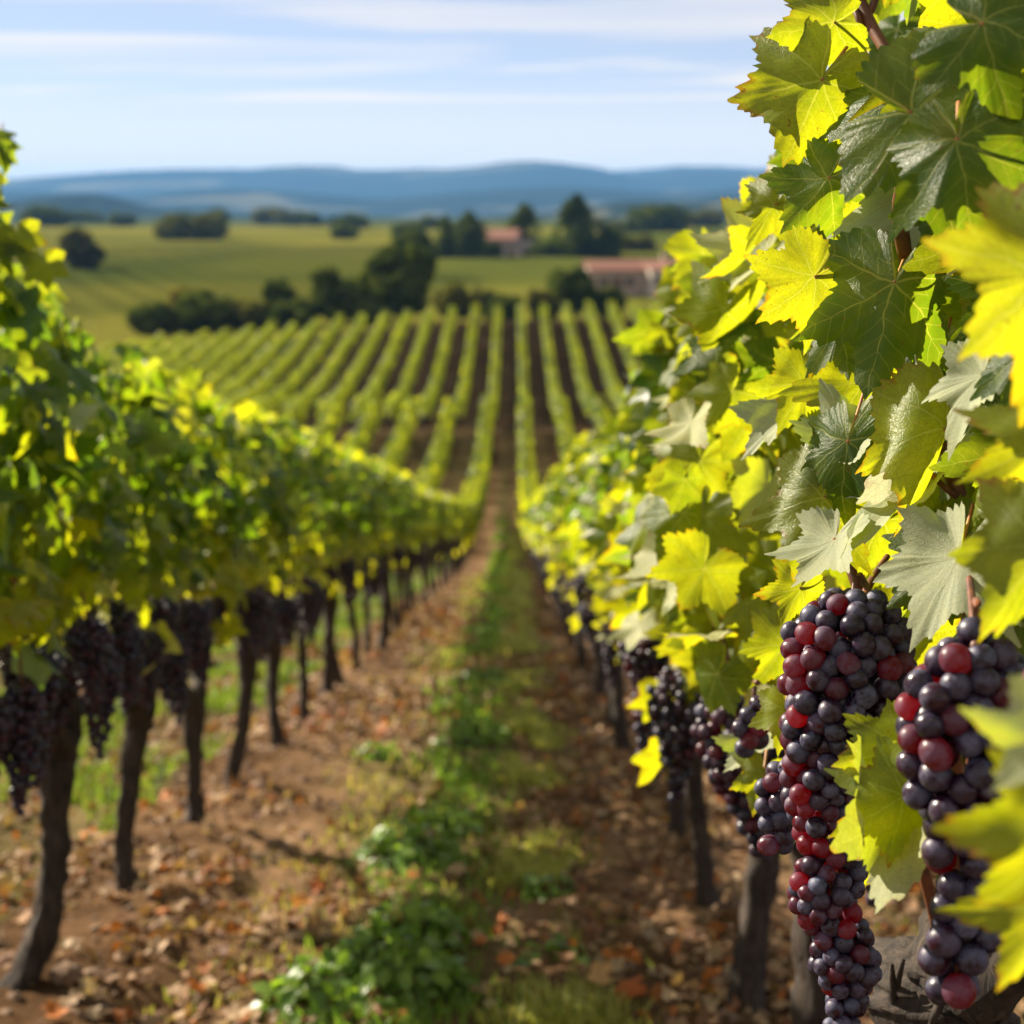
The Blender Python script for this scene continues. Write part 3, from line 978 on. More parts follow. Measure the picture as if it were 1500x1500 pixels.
# the sunlit row: vines 2.. (the nearest one is built by hand below)
ysR = [2.25, 3.09, 3.95, 4.92]
while ysR[-1] < 47:
    ysR.append(ysR[-1] + 0.93 + rng.normal() * 0.05)
fol_v2 = foliage_mesh('foliage', BANK_HI, 560, 231, 0.94, 1.60, 0.30, 0.55, 0.074, M_LEAF, -SL, yel=(0.58, 0.28), face=-1, facing=(-0.30, -0.9, 0.15))
for k, y in enumerate(ysR):
    x = XR + rng.normal() * 0.02
    if k == 0:
        v = make_vine(0, 360, fol_v2, BUNCH, 6, 1.65, None, 4, -1); v.location = (x, y, float(G(x, y)) + 0.03)
    elif k in (1, 2):
        base = (x, y, float(G(x, y)) + 0.03)
        pix = [[(1093, 1540), (1096, 1440), (1104, 1340), (1120, 1250), (1122, 1190)], [(1045, 1400), (1036, 1320), (1026, 1230), (1018, 1140), (1022, 1060)]][k - 1]
        z0 = depth_at(x, y)
        tm = trunk_mesh(370 + k, r=[0.046, 0.036][k - 1], pts=px_trunk(base, pix, z0), sides=16)
        v = make_vine(0, 372 + k, fol_mid_R[k], BUNCH, 6, 1.55, tm, 4, -1); v.location = base
    elif y < 12:
        j = k % 4
        v = place_vine(('R0', j), lambda: make_vine(1, 380 + j, fol_mid_R[j], BUNCH, 5, bx=-1), x, y, 0)
    elif y < 26:
        j = k % 4
        v = place_vine(('R1', j), lambda: make_vine(1, 390 + j, fol_lo[j], BUNCH_LO, 4, canes=1, bx=-1), x, y, 0)
    else:
        j = k % 3
        v = place_vine(('F', j), None, x, y, math.pi * 0)
    if k < 11:
        tag(v, f'{ORD[k + 1]} grapevine from the camera in the sunlit row', 'grapevine', VG)
    else:
        tag(v, 'small grapevine far down the sunlit row where its vines merge', 'grapevine', 'merging grapevines far down the sunlit row')

# ------------------------------------------------------------------ far rows, each row one thing
def far_row(x, y0, y1, seed, label, group, zhi=1.62, dens=60, wave=0.0):
    g = np.random.default_rng(seed)
    n = int((y1 - y0) * dens * 1.15)
    y = g.uniform(y0, y1, n); y = y[vnoise(y * 0.9 + seed * 7.0, y * 0, seed) > 0.10 * g.random(n) + 0.02]; n = len(y)
    zhi = zhi + 0.22 * (vnoise(y * 0.7, y * 0 + seed, seed + 1) - 0.5); side = g.choice([-1, 1], n); t = g.random(n)**0.8
    z = 0.55 + (zhi - 0.55) * t
    xx = x + side * 0.225 * (1 - 0.4 * np.maximum(0, t - 0.5)) * (1 - 0.5 * g.random(n)**2)
    uvs, rr, F = leaf_template(8, 1, np.random.default_rng(5), False)
    T = leaf_bend(uvs, rr, np.random.default_rng(6), 0.3, 0.6, 0.03)
    nrm = np.stack([side * 0.8, np.zeros(n), 0.45 + 0.8 * np.maximum(0, t - 0.6)], 1) + g.normal(size=(n, 3)) * 0.4
    nrm /= np.linalg.norm(nrm, axis=1)[:, None]
    tip = np.stack([side * 0.3, g.normal(size=n) * 0.6, -np.ones(n)], 1)
    yd = tip - nrm * np.sum(tip * nrm, 1)[:, None]; yd /= np.linalg.norm(yd, axis=1)[:, None]
    xd = np.cross(yd, nrm)
    s = g.uniform(0.12, 0.20, n)
    B = np.stack([xd, yd, nrm], 2) * s[:, None, None]
    V = np.einsum('nij,kj->nki', B, T) + np.stack([xx, y, G(x, y) + z], 1)[:, None]
    k = len(T)
    Fa = (F[0][None] + (np.arange(n) * k)[:, None, None]).reshape(-1, 3)
    yl = np.clip(g.normal(0.52, 0.25, n), 0, 1.1)
    tint = np.stack([np.repeat(yl, k), np.repeat(g.random(n), k), np.tile(rr, n) * 0.9], 1)
    root = link('vine_row', None); yb = (y0 + y1) / 2
    root.location = (x, yb, float(G(x, yb)))
    V = V.reshape(-1, 3) - np.array(root.location)
    link('foliage', mesh('foliage', V, [Fa], M_LEAF3, np.tile(uvs, (n, 1)), tint), root)
    mb = MB()
    for yy in np.arange(y0 + 0.3, y1, 0.95):
        zz = float(G(x, yy))
        Vt, Ft = tube([(x, yy, zz - 0.05), (x + g.normal() * 0.04, yy, zz + 0.4), (x, yy + g.normal() * 0.05, zz + 0.85)], [0.045, 0.035, 0.04], 5)
        mb.add(Vt - np.array(root.location), Ft)
    tag(link('trunks', mb.mesh('trunks', M_BARK), root), kind='stuff')
    tag(root, label, 'vine row', group)
    return root


GL_, GU_ = 'vine rows on the valley floor', 'vine rows on the far slope'
far_row(XL, 47.3, 124, 500, 'unbroken vine row climbing the far slope in line with the shaded row', 'vine row', GU_) if False else None
tag(far_row(XL, 47.3, 125, 500, 'unbroken vine row climbing the far slope in line with the shaded row', GU_), None)
far_row(XR, 47.3, 69, 501, 'valley-floor vine row continuing the sunlit row up to its end', GL_)
for k in range(1, 10):
    far_row(XL - SP * k, 30 + 0.6 * k, 68.5 - 0.15 * k, 510 + k, f'{ORD[k - 1]} valley-floor vine row out from the shaded row', GL_)
for k in range(1, 6):
    far_row(XR + SP * k, 40, 69, 530 + k, f'{ORD[k - 1]} valley-floor vine row out from the sunlit row', GL_)
for k in range(1, 18):
    far_row(XL - 1.88 * k, 82, 125.5 + rng.normal() * 0.4, 550 + k, f'{ORD[k - 1]} far-slope vine row from the unbroken row towards the round trees', GU_)
for k in range(0, 12):
    far_row(XL + 1.88 * (k + 1), 82, 125.5 + rng.normal() * 0.4, 580 + k, f'{ORD[k]} far-slope vine row from the unbroken row towards the farmhouse', GU_)

# ------------------------------------------------------------------ the nearest vine, leaf by leaf
HV = link('grapevine', None)
hx, hy = 0.52, 1.42
HB = np.array([hx, hy, float(G(hx, hy)) + 0.03])
HV.location = HB
tag(HV, 'nearest grapevine, in sharp focus, with big leaves and two hanging bunches of red-blue grapes', 'grapevine', VG)
hp = [(1420, 2150), (1440, 1900), (1405, 1700), (1385, 1560), (1390, 1470), (1400, 1420)]
zt = 1.42
tp = np.array([P(a, b, zt) for a, b in hp])
tp[0, 2] = HB[2] - 0.08
mb = MB()
V, F = tube(tp - HB, [0.075, 0.06, 0.055, 0.055, 0.062, 0.05], 22, 0.16, 0.14, 5, 9); mb.add(V, F)
for q, rr_ in (([(1395, 1440, 1.42), (1340, 1420, 1.5), (1270, 1400, 1.75), (1220, 1370, 2.0)], [0.04, 0.03, 0.022, 0.016]),
               ([(1400, 1450, 1.42), (1480, 1400, 1.3), (1580, 1330, 1.15)], [0.042, 0.032, 0.022]),
               ([(1385, 1430, 1.42), (1375, 1370, 1.43), (1380, 1310, 1.45)], [0.03, 0.02, 0.012])):
    V, F = tube(np.array([P(*a) for a in q]) - HB, rr_, 14, 0.2, 0.12, 8, 6); mb.add(V, F)
link('trunk', mb.mesh('trunk', M_BARK), HV)

# loose strips of bark
mb = MB(); g = np.random.default_rng(77)
for _ in range(26):
    a = P(g.uniform(1300, 1490), g.uniform(1400, 1540), g.uniform(1.32, 1.42))
    d = np.array([g.normal() * 0.02, g.normal() * 0.01, -g.uniform(0.04, 0.1)])
    V, F = tube(np.array([a, a + d * 0.5 + g.normal(size=3) * 0.006, a + d]) - HB, [0.002, 0.004, 0.0015], 5, 0.3, 0, 3, 3); mb.add(V, F)
link('bark_strip', mb.mesh('bark_strip', M_BARK), HV)

# canes and tendrils
for q, r0 in (([(1385, 1400, 1.42), (1330, 1180, 1.36), (1285, 940, 1.28), (1252, 850, 1.27), (1225, 770, 1.30)], 0.0065),
              ([(1395, 1400, 1.42), (1400, 1100, 1.34), (1425, 850, 1.26), (1405, 730, 1.15), (1378, 650, 1.19), (1345, 480, 1.25), (1318, 318, 1.17), (1333, 230, 1.15), (1338, 150, 1.25), (1268, 20, 1.3), (1245, -60, 1.3)], 0.0075),
              ([(1318, 316, 1.17), (1350, 308, 1.18), (1378, 300, 1.24)], 0.004),
              ([(1334, 250, 1.15), (1318, 235, 1.14), (1306, 222, 1.13)], 0.0035),
              ([(1262, 40, 1.3), (1255, 20, 1.3), (1240, -10, 1.32)], 0.0035),
              ([(1268, 30, 1.3), (1280, 5, 1.3), (1290, -30, 1.3)], 0.004),
              ([(1405, 730, 1.15), (1385, 715, 1.14), (1352, 682, 1.16)], 0.003),
              ([(1412, 740, 1.24), (1392, 690, 1.2), (1365, 640, 1.17)], 0.002),
              ([(1420, 1200, 1.3), (1440, 1000, 1.22), (1432, 870, 1.2), (1470, 700, 1.2), (1490, 400, 1.25), (1470, 150, 1.3), (1440, -50, 1.3)], 0.006),
              ([(1262, 905, 1.2), (1268, 870, 1.22), (1280, 845, 1.25), (1300, 815, 1.28)], 0.004),
              ([(1430, 950, 0.92), (1425, 890, 1.0), (1415, 800, 1.1)], 0.0035)):
    V, F = tube(np.array([P(*a) for a in q]) - HB, np.linspace(r0, r0 * 0.65, len(q)), 10, 0.06, 0.03, 4, 5)
    mb = MB(); mb.add(V, F)
    link('cane', mb.mesh('cane', M_CANE), HV)


def hero_leaf(jx, jy, z, Lpx, ang, nrm, yel, flip=False, fold=0.25, droop=0.35, side=None, seed=0, ruffle=0.05, stalk=0.6):
    """a leaf whose stalk joint shows at (jx,jy), pointing along ang in the picture, Lpx long, facing nrm (right, up, to camera)"""
    g = np.random.default_rng(seed + int(jx * 7 + jy))
    uv, rr, F = leaf_template(200, 11, g, True)
    V = leaf_bend(uv, rr, g, fold, droop, ruffle, 0.008, side)
    s = Lpx / FPX * z
    n = CR * nrm[0] + CU * nrm[1] - CF * nrm[2]
    tip = CR * math.cos(R(ang)) - CU * math.sin(R(ang))
    if flip:
        n = -n
    M = basis(n, tip)
    o3 = P(jx, jy, z)
    mb = MB()
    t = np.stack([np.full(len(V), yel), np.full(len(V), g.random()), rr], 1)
    mb.add((V * s) @ M.T, F, uv, t)
    back = -M[:, 1] * 0.7 + CF * 0.6 + CR * 0.25 + g.normal(size=3) * 0.2
    pts = np.array([(0, 0, 0), back * s * stalk * 0.45 - M[:, 2] * 0.0, back * s * stalk])
    Vp, Fp = tube(pts, [0.0013, 0.0012, 0.0016], 7, 0, 0, 0, 4)
    mb.add(Vp, Fp, slot=1)
    o = link('leaf', mb.mesh('leaf', [M_LEAF, M_PETIOLE]), HV)
    o.location = o3 - HB
    return o


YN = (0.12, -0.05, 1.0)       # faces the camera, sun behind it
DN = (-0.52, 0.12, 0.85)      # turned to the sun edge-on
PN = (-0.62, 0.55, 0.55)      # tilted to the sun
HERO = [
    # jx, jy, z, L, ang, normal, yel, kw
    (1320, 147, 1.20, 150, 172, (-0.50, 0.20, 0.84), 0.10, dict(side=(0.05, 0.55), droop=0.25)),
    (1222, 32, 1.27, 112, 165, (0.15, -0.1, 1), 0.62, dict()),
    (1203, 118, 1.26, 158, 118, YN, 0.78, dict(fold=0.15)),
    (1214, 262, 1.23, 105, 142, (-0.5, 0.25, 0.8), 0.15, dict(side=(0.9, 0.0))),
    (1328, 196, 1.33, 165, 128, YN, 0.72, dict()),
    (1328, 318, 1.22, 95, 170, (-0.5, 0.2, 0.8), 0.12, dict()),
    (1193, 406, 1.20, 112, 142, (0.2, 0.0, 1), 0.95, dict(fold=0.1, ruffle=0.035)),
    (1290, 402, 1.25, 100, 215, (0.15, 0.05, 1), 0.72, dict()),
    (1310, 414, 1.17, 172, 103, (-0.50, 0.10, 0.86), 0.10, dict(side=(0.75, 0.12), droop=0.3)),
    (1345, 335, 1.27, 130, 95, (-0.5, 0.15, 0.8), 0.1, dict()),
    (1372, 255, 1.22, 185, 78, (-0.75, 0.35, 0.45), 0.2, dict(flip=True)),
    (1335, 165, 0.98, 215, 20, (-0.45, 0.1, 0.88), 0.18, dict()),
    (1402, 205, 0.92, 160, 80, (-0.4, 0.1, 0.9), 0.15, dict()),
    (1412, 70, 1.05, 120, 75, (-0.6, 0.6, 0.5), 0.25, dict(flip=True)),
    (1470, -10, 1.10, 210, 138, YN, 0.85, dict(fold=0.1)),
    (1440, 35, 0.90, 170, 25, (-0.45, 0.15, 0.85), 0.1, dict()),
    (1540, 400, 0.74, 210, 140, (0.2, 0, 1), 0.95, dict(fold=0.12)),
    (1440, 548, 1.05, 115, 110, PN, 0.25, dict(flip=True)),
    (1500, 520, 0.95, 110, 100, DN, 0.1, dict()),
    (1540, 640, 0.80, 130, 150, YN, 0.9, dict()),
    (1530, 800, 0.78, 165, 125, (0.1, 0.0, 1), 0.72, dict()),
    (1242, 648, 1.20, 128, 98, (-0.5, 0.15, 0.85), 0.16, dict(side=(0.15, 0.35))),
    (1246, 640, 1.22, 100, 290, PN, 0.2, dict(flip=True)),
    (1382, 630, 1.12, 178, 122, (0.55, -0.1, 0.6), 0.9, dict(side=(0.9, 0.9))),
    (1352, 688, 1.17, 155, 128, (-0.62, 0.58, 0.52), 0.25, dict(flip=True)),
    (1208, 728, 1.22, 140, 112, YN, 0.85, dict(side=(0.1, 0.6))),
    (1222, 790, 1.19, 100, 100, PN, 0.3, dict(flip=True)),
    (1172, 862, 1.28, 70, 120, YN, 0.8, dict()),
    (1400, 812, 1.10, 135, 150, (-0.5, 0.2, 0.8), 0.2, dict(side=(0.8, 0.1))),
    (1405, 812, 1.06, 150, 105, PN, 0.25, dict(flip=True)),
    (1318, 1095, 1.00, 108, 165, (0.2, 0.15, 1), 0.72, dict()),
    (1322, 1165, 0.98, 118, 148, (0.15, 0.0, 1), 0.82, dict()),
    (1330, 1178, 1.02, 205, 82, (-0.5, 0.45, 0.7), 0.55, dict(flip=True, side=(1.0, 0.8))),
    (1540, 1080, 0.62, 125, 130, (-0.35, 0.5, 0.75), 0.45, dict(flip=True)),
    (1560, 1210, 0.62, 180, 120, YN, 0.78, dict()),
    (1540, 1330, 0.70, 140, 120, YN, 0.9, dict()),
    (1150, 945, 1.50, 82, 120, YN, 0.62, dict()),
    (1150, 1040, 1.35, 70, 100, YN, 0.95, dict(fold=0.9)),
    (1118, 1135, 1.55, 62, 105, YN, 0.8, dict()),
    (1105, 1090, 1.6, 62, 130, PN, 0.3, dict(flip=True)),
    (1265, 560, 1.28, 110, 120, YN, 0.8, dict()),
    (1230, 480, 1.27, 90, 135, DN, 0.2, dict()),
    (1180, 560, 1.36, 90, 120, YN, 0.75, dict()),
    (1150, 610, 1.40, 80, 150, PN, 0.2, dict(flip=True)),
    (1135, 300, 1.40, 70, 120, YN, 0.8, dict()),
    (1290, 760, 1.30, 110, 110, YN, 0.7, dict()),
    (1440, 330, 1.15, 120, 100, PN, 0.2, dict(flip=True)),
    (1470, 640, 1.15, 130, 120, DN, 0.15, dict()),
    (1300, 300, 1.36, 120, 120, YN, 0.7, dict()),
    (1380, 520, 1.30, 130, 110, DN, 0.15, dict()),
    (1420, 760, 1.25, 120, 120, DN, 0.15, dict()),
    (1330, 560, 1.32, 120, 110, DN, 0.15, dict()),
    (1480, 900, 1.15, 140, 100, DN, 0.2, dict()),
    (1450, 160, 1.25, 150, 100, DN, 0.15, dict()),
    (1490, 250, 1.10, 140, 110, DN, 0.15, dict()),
]
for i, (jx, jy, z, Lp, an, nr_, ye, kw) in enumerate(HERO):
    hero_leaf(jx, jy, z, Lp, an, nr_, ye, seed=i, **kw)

# the rest of this vine's leaves, deeper in
g = np.random.default_rng(91); mb = MB()
for _ in range(330):
    y = g.uniform(0.75, 2.0)
    lo, hi = CAMH - 0.22 * y, CAMH + 0.42
    z = g.uniform(lo, hi) if g.random() < 0.9 else g.uniform(lo - 0.1, lo + 0.1)
    x = g.uniform(0.33, 0.80) + 0.06 * max(0, z - 1.45)
    px = 750 + FPX * x / (y + 0.05)
    if px < 1165 + 40 * g.random():
        continue
    n = np.array([-0.32, -0.8, 0.2]) + g.normal(size=3) * 0.5
    M = basis(n, np.array([-0.3, g.normal() * 0.5, -1.0]))
    V, uv, rr, F = BANK_HI[g.integers(len(BANK_HI))]
    s = 0.085 * g.uniform(0.65, 1.15)
    t = np.stack([np.full(len(V), np.clip(g.normal(0.4, 0.3), 0, 1.1)), np.full(len(V), g.random()), rr], 1)
    mb.add((V * s) @ M.T + np.array([x, y, z]) - HB, F, uv, t)
tag(link('foliage', mb.mesh('foliage', M_LEAF), HV), kind='stuff')


# hanging bunches: berries packed into an outline read off the photograph
def hero_bunch(rows, z, dpx, seed, label=None, redness=(0.25, 0.3), flat=0.9, top=None, single=100, small=1.0):
    g = np.random.default_rng(seed)
    rows = np.array(rows, float)           # y, x left, x right
    d = dpx / FPX * z
    pts = np.zeros((0, 3)); ds = np.zeros(0)
    y0, y1 = rows[0, 0], rows[-1, 0]
    for _ in range(40000):
        yy = g.uniform(y0, y1)
        xl, xr = np.interp(yy, rows[:, 0], rows[:, 1]), np.interp(yy, rows[:, 0], rows[:, 2])
        c, w = (xl + xr) / 2, max((xr - xl) / 2 - dpx / 2, 1)
        a = g.uniform(0, 2 * np.pi); q = 1 - 0.30 * g.random()**2
        p = P(c + w * q * math.cos(a), yy, z + flat * w * q * math.sin(a) / FPX * z)
        dk = d * np.interp((yy - y0) / (y1 - y0), [0, 0.3, 0.5, 1], [1, 1, small, small]) * g.uniform(0.9, 1.06)
        if len(pts) == 0 or np.min(np.linalg.norm(pts - p, axis=1) - 0.375 * (ds + dk)) > 0:
            pts = np.vstack([pts, p]); ds = np.append(ds, dk)
    cen = pts.mean(0)
    bun = link('grape_bunch', None, HV)
    # stem through the bunch
    mb = MB()
    mid = [P((np.interp(yy, rows[:, 0], rows[:, 1]) + np.interp(yy, rows[:, 0], rows[:, 2])) / 2, yy, z) for yy in np.linspace(y0 - 30, y1 - 20, 7)]
    if top is not None:
        mid = [np.array(P(*top))] + mid
    V, F = tube(np.array(mid) - cen, np.linspace(0.003, 0.0015, len(mid)), 8, 0.05, 0, 0, 3); mb.add(V, F)
    bun.data = None
    bun.location = cen - HB
    link('stem', mb.mesh('stem', M_CANE), bun)
    dep = (pts - np.array([0, 0, CAMH])) @ CF
    front = []
    vis = np.argsort(dep + 0.0)
    # a berry counts as seen when no nearer berry covers its middle
    pj = np.stack([(pts @ CR) / dep, ((pts - np.array([0, 0, CAMH])) @ CU) / dep], 1)
    for i in vis:
        cov = np.sum((np.hypot(*(pj[vis] - pj[i]).T) < d / z * 0.42) & (dep[vis] < dep[i] - d * 0.3))
        if cov == 0 and len(front) < single:
            front.append(i)
    rest = [i for i in range(len(pts)) if i not in set(front)]
    rb = MB()
    gl = {}

    def tn(p):
        # red is random, but tinted in oftener on the left flank as transmitted sunlight
        lr = np.clip(0.5 - ((p - cen) @ CR) / (4 * d), 0, 1)
        red = g.uniform(0.5, 1.0) if g.random() < redness[0] * (0.15 + 1.7 * lr**1.5) else g.uniform(0, 0.16)
        return (float(red), float(np.clip(g.normal(0.75, 0.25), 0.1, 1.2)), 0)
    for i in rest:
        s = ds[i] * 0.5
        rb.add(SPH[0] * s * np.array([1, 1, 1.05]) + pts[i] - cen, SPH[1], tint=tn(pts[i]))
    for i in front:
        s = ds[i] * 0.51
        m2 = MB()
        q = g.normal(size=(3, 3)); q, _ = np.linalg.qr(q)
        sh = SPH_HI[0] * np.array([g.uniform(0.94, 1.03), g.uniform(0.94, 1.03), g.uniform(1.0, 1.1)])
        m2.add((sh * s) @ q.T, SPH_HI[1], tint=tn(pts[i]))
        # little scar where the flower was
        sc = q[:, 2] * s * 1.05
        V, F = tube([sc * 0.985, sc * 1.012], [0.0011, 0.0007], 6); m2.add(V, F, slot=1)
        o = link('grape', m2.mesh('grape', [M_GRAPE, M_BARK]), bun); o.location = pts[i] - cen
    if rest:
        tag(link('grapes', rb.mesh('grapes', M_GRAPE), bun), kind='stuff')
    if label:
        bun['label'] = label
    return bun


hero_bunch([(878, 1200, 1310), (925, 1140, 1345), (1000, 1136, 1352), (1060, 1138, 1345), (1105, 1140, 1315), (1150, 1130, 1285), (1205, 1152, 1270), (1255, 1163, 1282), (1300, 1142, 1275), (1340, 1150, 1268), (1365, 1180, 1285), (1420, 1178, 1300), (1455, 1196, 1285), (1510, 1200, 1272)],
           1.15, 35, 11, 'long bunch of red and blue-black grapes in sharp focus', (0.34, 0.34), 0.95, (1270, 860, 1.2), small=0.82)
hero_bunch([(925, 1395, 1465), (965, 1340, 1505), (1030, 1308, 1530), (1110, 1308, 1535), (1200, 1328, 1510), (1300, 1365, 1490), (1380, 1340, 1470), (1460, 1350, 1440)],
           0.94, 47, 12, 'nearer bunch of plump dusty blue-black grapes', (0.22, 0.33), 0.8, (1430, 880, 1.0))
hero_bunch([(1120, 1120, 1190), (1160, 1102, 1200), (1200, 1105, 1190), (1240, 1108, 1165)], 1.30, 31, 13, 'small side bunch of dark grapes', (0.2, 0.25), 0.9, (1180, 1080, 1.3))
hero_bunch([(1030, 1080, 1130), (1070, 1064, 1130), (1110, 1075, 1120)], 1.55, 29, 14, 'small dark bunch behind the long one', (0.15, 0.2), 0.9, (1110, 1000, 1.5))
hero_bunch([(990, 1500, 1560), (1040, 1480, 1580), (1090, 1490, 1570)], 0.72, 52, 15, 'bunch cut by the picture edge', (0.7, 0.3), 0.9)

# ------------------------------------------------------------------ trees, shrubs, houses beyond
def tree(px, base, top, wpx, z, name, label, cat, group, colA, colB, shape='round', seed=0, trunk=0.12):
    g = np.random.default_rng(seed + int(px * 3 + top))
    b = P(px, base, z)
    x, y = b[0], b[1]
    zb = float(G(x, y)) - 0.1
    h = (base - top) / FPX * z; w = wpx / FPX * z / 2 * (1.4 if shape == 'tall' else 1.1)
    hh = max(P(px, top, z)[2] - zb, 1.0)
    n = int(np.clip(3200 * (wpx / 60), 900, 6500))
    n_cl = 26
    cc = []
    for _ in range(n_cl):
        t = g.uniform(0, 1); a = g.uniform(0, 6.28)
        if shape == 'tall':
            prof = math.sin(math.pi * min(1, 0.12 + 0.88 * t))**0.7 if t < 0.5 else (1 - (t - 0.5) / 0.5)**0.75
            cc.append((prof * 0.55 * math.cos(a), prof * 0.55 * math.sin(a), 0.08 + 0.86 * t, 0.34 * prof + 0.16))
        else:
            prof = math.sqrt(max(0.05, 1 - (2 * t - 1)**2))
            cc.append((prof * 0.66 * math.cos(a), prof * 0.66 * math.sin(a), (0.25 if name == 'tree' and shape != 'low' else 0.12) + 0.55 * t, g.uniform(0.20, 0.42)))
    cc = np.array(cc)
    k = g.integers(n_cl, size=n)
    d = g.normal(size=(n, 3)); d /= np.linalg.norm(d, axis=1)[:, None]
    rr = cc[k, 3] * (0.5 + 0.62 * g.random(n)**1.3)
    C = np.stack([(cc[k, 0] + d[:, 0] * rr) * w, (cc[k, 1] + d[:, 1] * rr) * w, np.clip(cc[k, 2] * hh + d[:, 2] * rr * (w if shape != 'tall' else w * 1.4), 0.04 * hh, hh * 1.02)], 1)
    nrm = d + g.normal(size=(n, 3)) * 0.5; nrm /= np.linalg.norm(nrm, axis=1)[:, None]
    ref = g.normal(size=(n, 3)); X = np.cross(nrm, ref); X /= np.linalg.norm(X, axis=1)[:, None]; Y = np.cross(nrm, X)
    s = (w * 0.055 + 0.10) * g.uniform(0.6, 1.4, n)
    quad = np.array([(-1, -0.7), (0.9, -0.8), (1.1, 0.6), (-0.2, 1.1), (-1, 0.5)])
    V = C[:, None] + s[:, None, None] * (quad[None, :, :1] * X[:, None] + quad[None, :, 1:] * Y[:, None])
    F = np.arange(n * 5).reshape(n, 5)
    mixf = np.clip(g.random(n) * 0.6 + g.random(n_cl)[k] * 0.5, 0, 1)
    tint = np.repeat(lerp(colA, colB, mixf), 5, 0)
    root = link(name, None); root.location = (x, y, zb)
    link('crown', mesh('crown', V.reshape(-1, 3), [F], M_TREE, tint=tint), root)
    m2 = MB(); r = max(0.12, w * trunk)
    V, F = tube([(0, 0, -0.3), (0.02 * w, 0, hh * 0.3), (-0.03 * w, 0.02, hh * 0.75)], [r, r * 0.75, r * 0.3], 8, 0.1, 0.05, seed, 2); m2.add(V, F)
    for _ in range(4):
        a = g.uniform(0, 6.28); t = g.uniform(0.25, 0.5)
        V, F = tube([(0, 0, hh * t), (math.cos(a) * w * 0.3, math.sin(a) * w * 0.3, hh * (t + 0.15)), (math.cos(a) * w * 0.55, math.sin(a) * w * 0.55, hh * (t + 0.25))], [r * 0.5, r * 0.35, r * 0.15], 6, 0.1, 0, seed, 2); m2.add(V, F)
    link('trunk', m2.mesh('trunk', M_TRUNK), root)
    tag(root, label, cat, group)
    return root


DK = ((0.024, 0.042, 0.010), (0.095, 0.115, 0.024))
OL = ((0.045, 0.055, 0.014), (0.13, 0.125, 0.03))
YO = ((0.09, 0.085, 0.02), (0.20, 0.16, 0.03))
TG = 'trees and shrubs beyond the vineyard'
SH = 'shrubs in the hedge behind the far slope'
for px, base, top, w, z, nm, lb, gr, c, shp in [
    (225, 474, 436, 70, 150, 'shrub', 'dark shrub at the shaded-row end of the hedge', SH, DK, 'round'),
    (270, 468, 404, 44, 156, 'shrub', 'yellowing shrub standing above the hedge', SH, YO, 'round'),
    (305, 474, 420, 86, 150, 'shrub', 'broad dark shrub beside the yellowing one', SH, DK, 'round'),
    (358, 472, 436, 76, 151, 'shrub', 'low olive-green shrub in the hedge left of the small round tree', SH, OL, 'round'),
    (410, 466, 398, 52, 152, 'tree', 'small round-headed tree on a thin trunk in the hedge', TG, DK, 'round'),
    (432, 472, 436, 76, 148, 'shrub', 'low dark shrub right under the small round tree', SH, DK, 'round'),
    (500, 468, 388, 92, 150, 'tree', 'dark round tree next to the biggest tree', TG, DK, 'round'),
    (588, 464, 352, 112, 150, 'tree', 'biggest dark round tree behind the vine rows', TG, DK, 'round'),
    (606, 400, 334, 66, 240, 'tree', 'round tree showing over the biggest tree', TG, DK, 'round'),
    (545, 470, 430, 60, 147, 'shrub', 'dark shrub between the two big round trees', SH, DK, 'round'),
    (668, 458, 402, 64, 160, 'shrub', 'rusty olive bush in the meadow beside the biggest tree', SH, OL, 'round'),
    (705, 452, 406, 44, 165, 'shrub', 'smaller olive bush in the meadow', SH, OL, 'round'),
    (738, 452, 424, 54, 150, 'shrub', 'low dark bush at the head of the vine rows below the tall trees', SH, DK, 'round'),
    (795, 448, 412, 54, 152, 'shrub', 'mid-green bush at the edge of the bright meadow', SH, OL, 'round'),
    (838, 444, 386, 74, 156, 'tree', 'bushy dark tree left of the farmhouse', TG, DK, 'round'),
    (890, 440, 408, 50, 158, 'shrub', 'dark shrub against the long farmhouse wall', SH, DK, 'round'),
    (1006, 440, 384, 44, 180, 'tree', 'dark tree at the far gable of the farmhouse', TG, DK, 'round'),
    (654, 378, 316, 30, 300, 'tree', 'slim tall tree, first of the pair beside the red roof', TG, DK, 'tall'),
    (688, 378, 311, 42, 298, 'tree', 'wider tall tree, second of the pair beside the red roof', TG, DK, 'tall'),
    (768, 366, 300, 40, 320, 'tree', 'tall dark tree behind the distant pale house', TG, DK, 'tall'),
    (842, 378, 288, 52, 300, 'tree', 'tallest dark tree on the skyline', TG, DK, 'tall'),
    (893, 382, 334, 36, 300, 'tree', 'short conical tree to the farmhouse side of the tallest tree', TG, DK, 'tall'),
    (800, 380, 352, 56, 305, 'shrub', 'dark bush between the two tallest trees', SH, DK, 'round'),
    (715, 380, 352, 40, 305, 'shrub', 'dark bush beside the distant red roof', SH, DK, 'round'),
    (640, 382, 352, 50, 300, 'shrub', 'dark bush at the foot of the slim tall tree', SH, DK, 'round'),
    (865, 382, 350, 50, 302, 'shrub', 'dark bush beside the tallest tree', SH, DK, 'round'),
    (930, 376, 345, 60, 330, 'shrub', 'olive bush behind the farmhouse roof', SH, OL, 'round'),
    (505, 350, 326, 40, 420, 'tree', 'lone dark tree on the plain between shaded row and red roof', TG, DK, 'low'),
    (120, 376, 322, 64, 260, 'tree', 'lone round tree in the fields beyond the shaded row', TG, ((0.02, 0.03, 0.01), (0.11, 0.10, 0.03)), 'low'),
]:
    tree(px, base, top, w, z, nm, lb, nm, gr, c[0], c[1], shp)
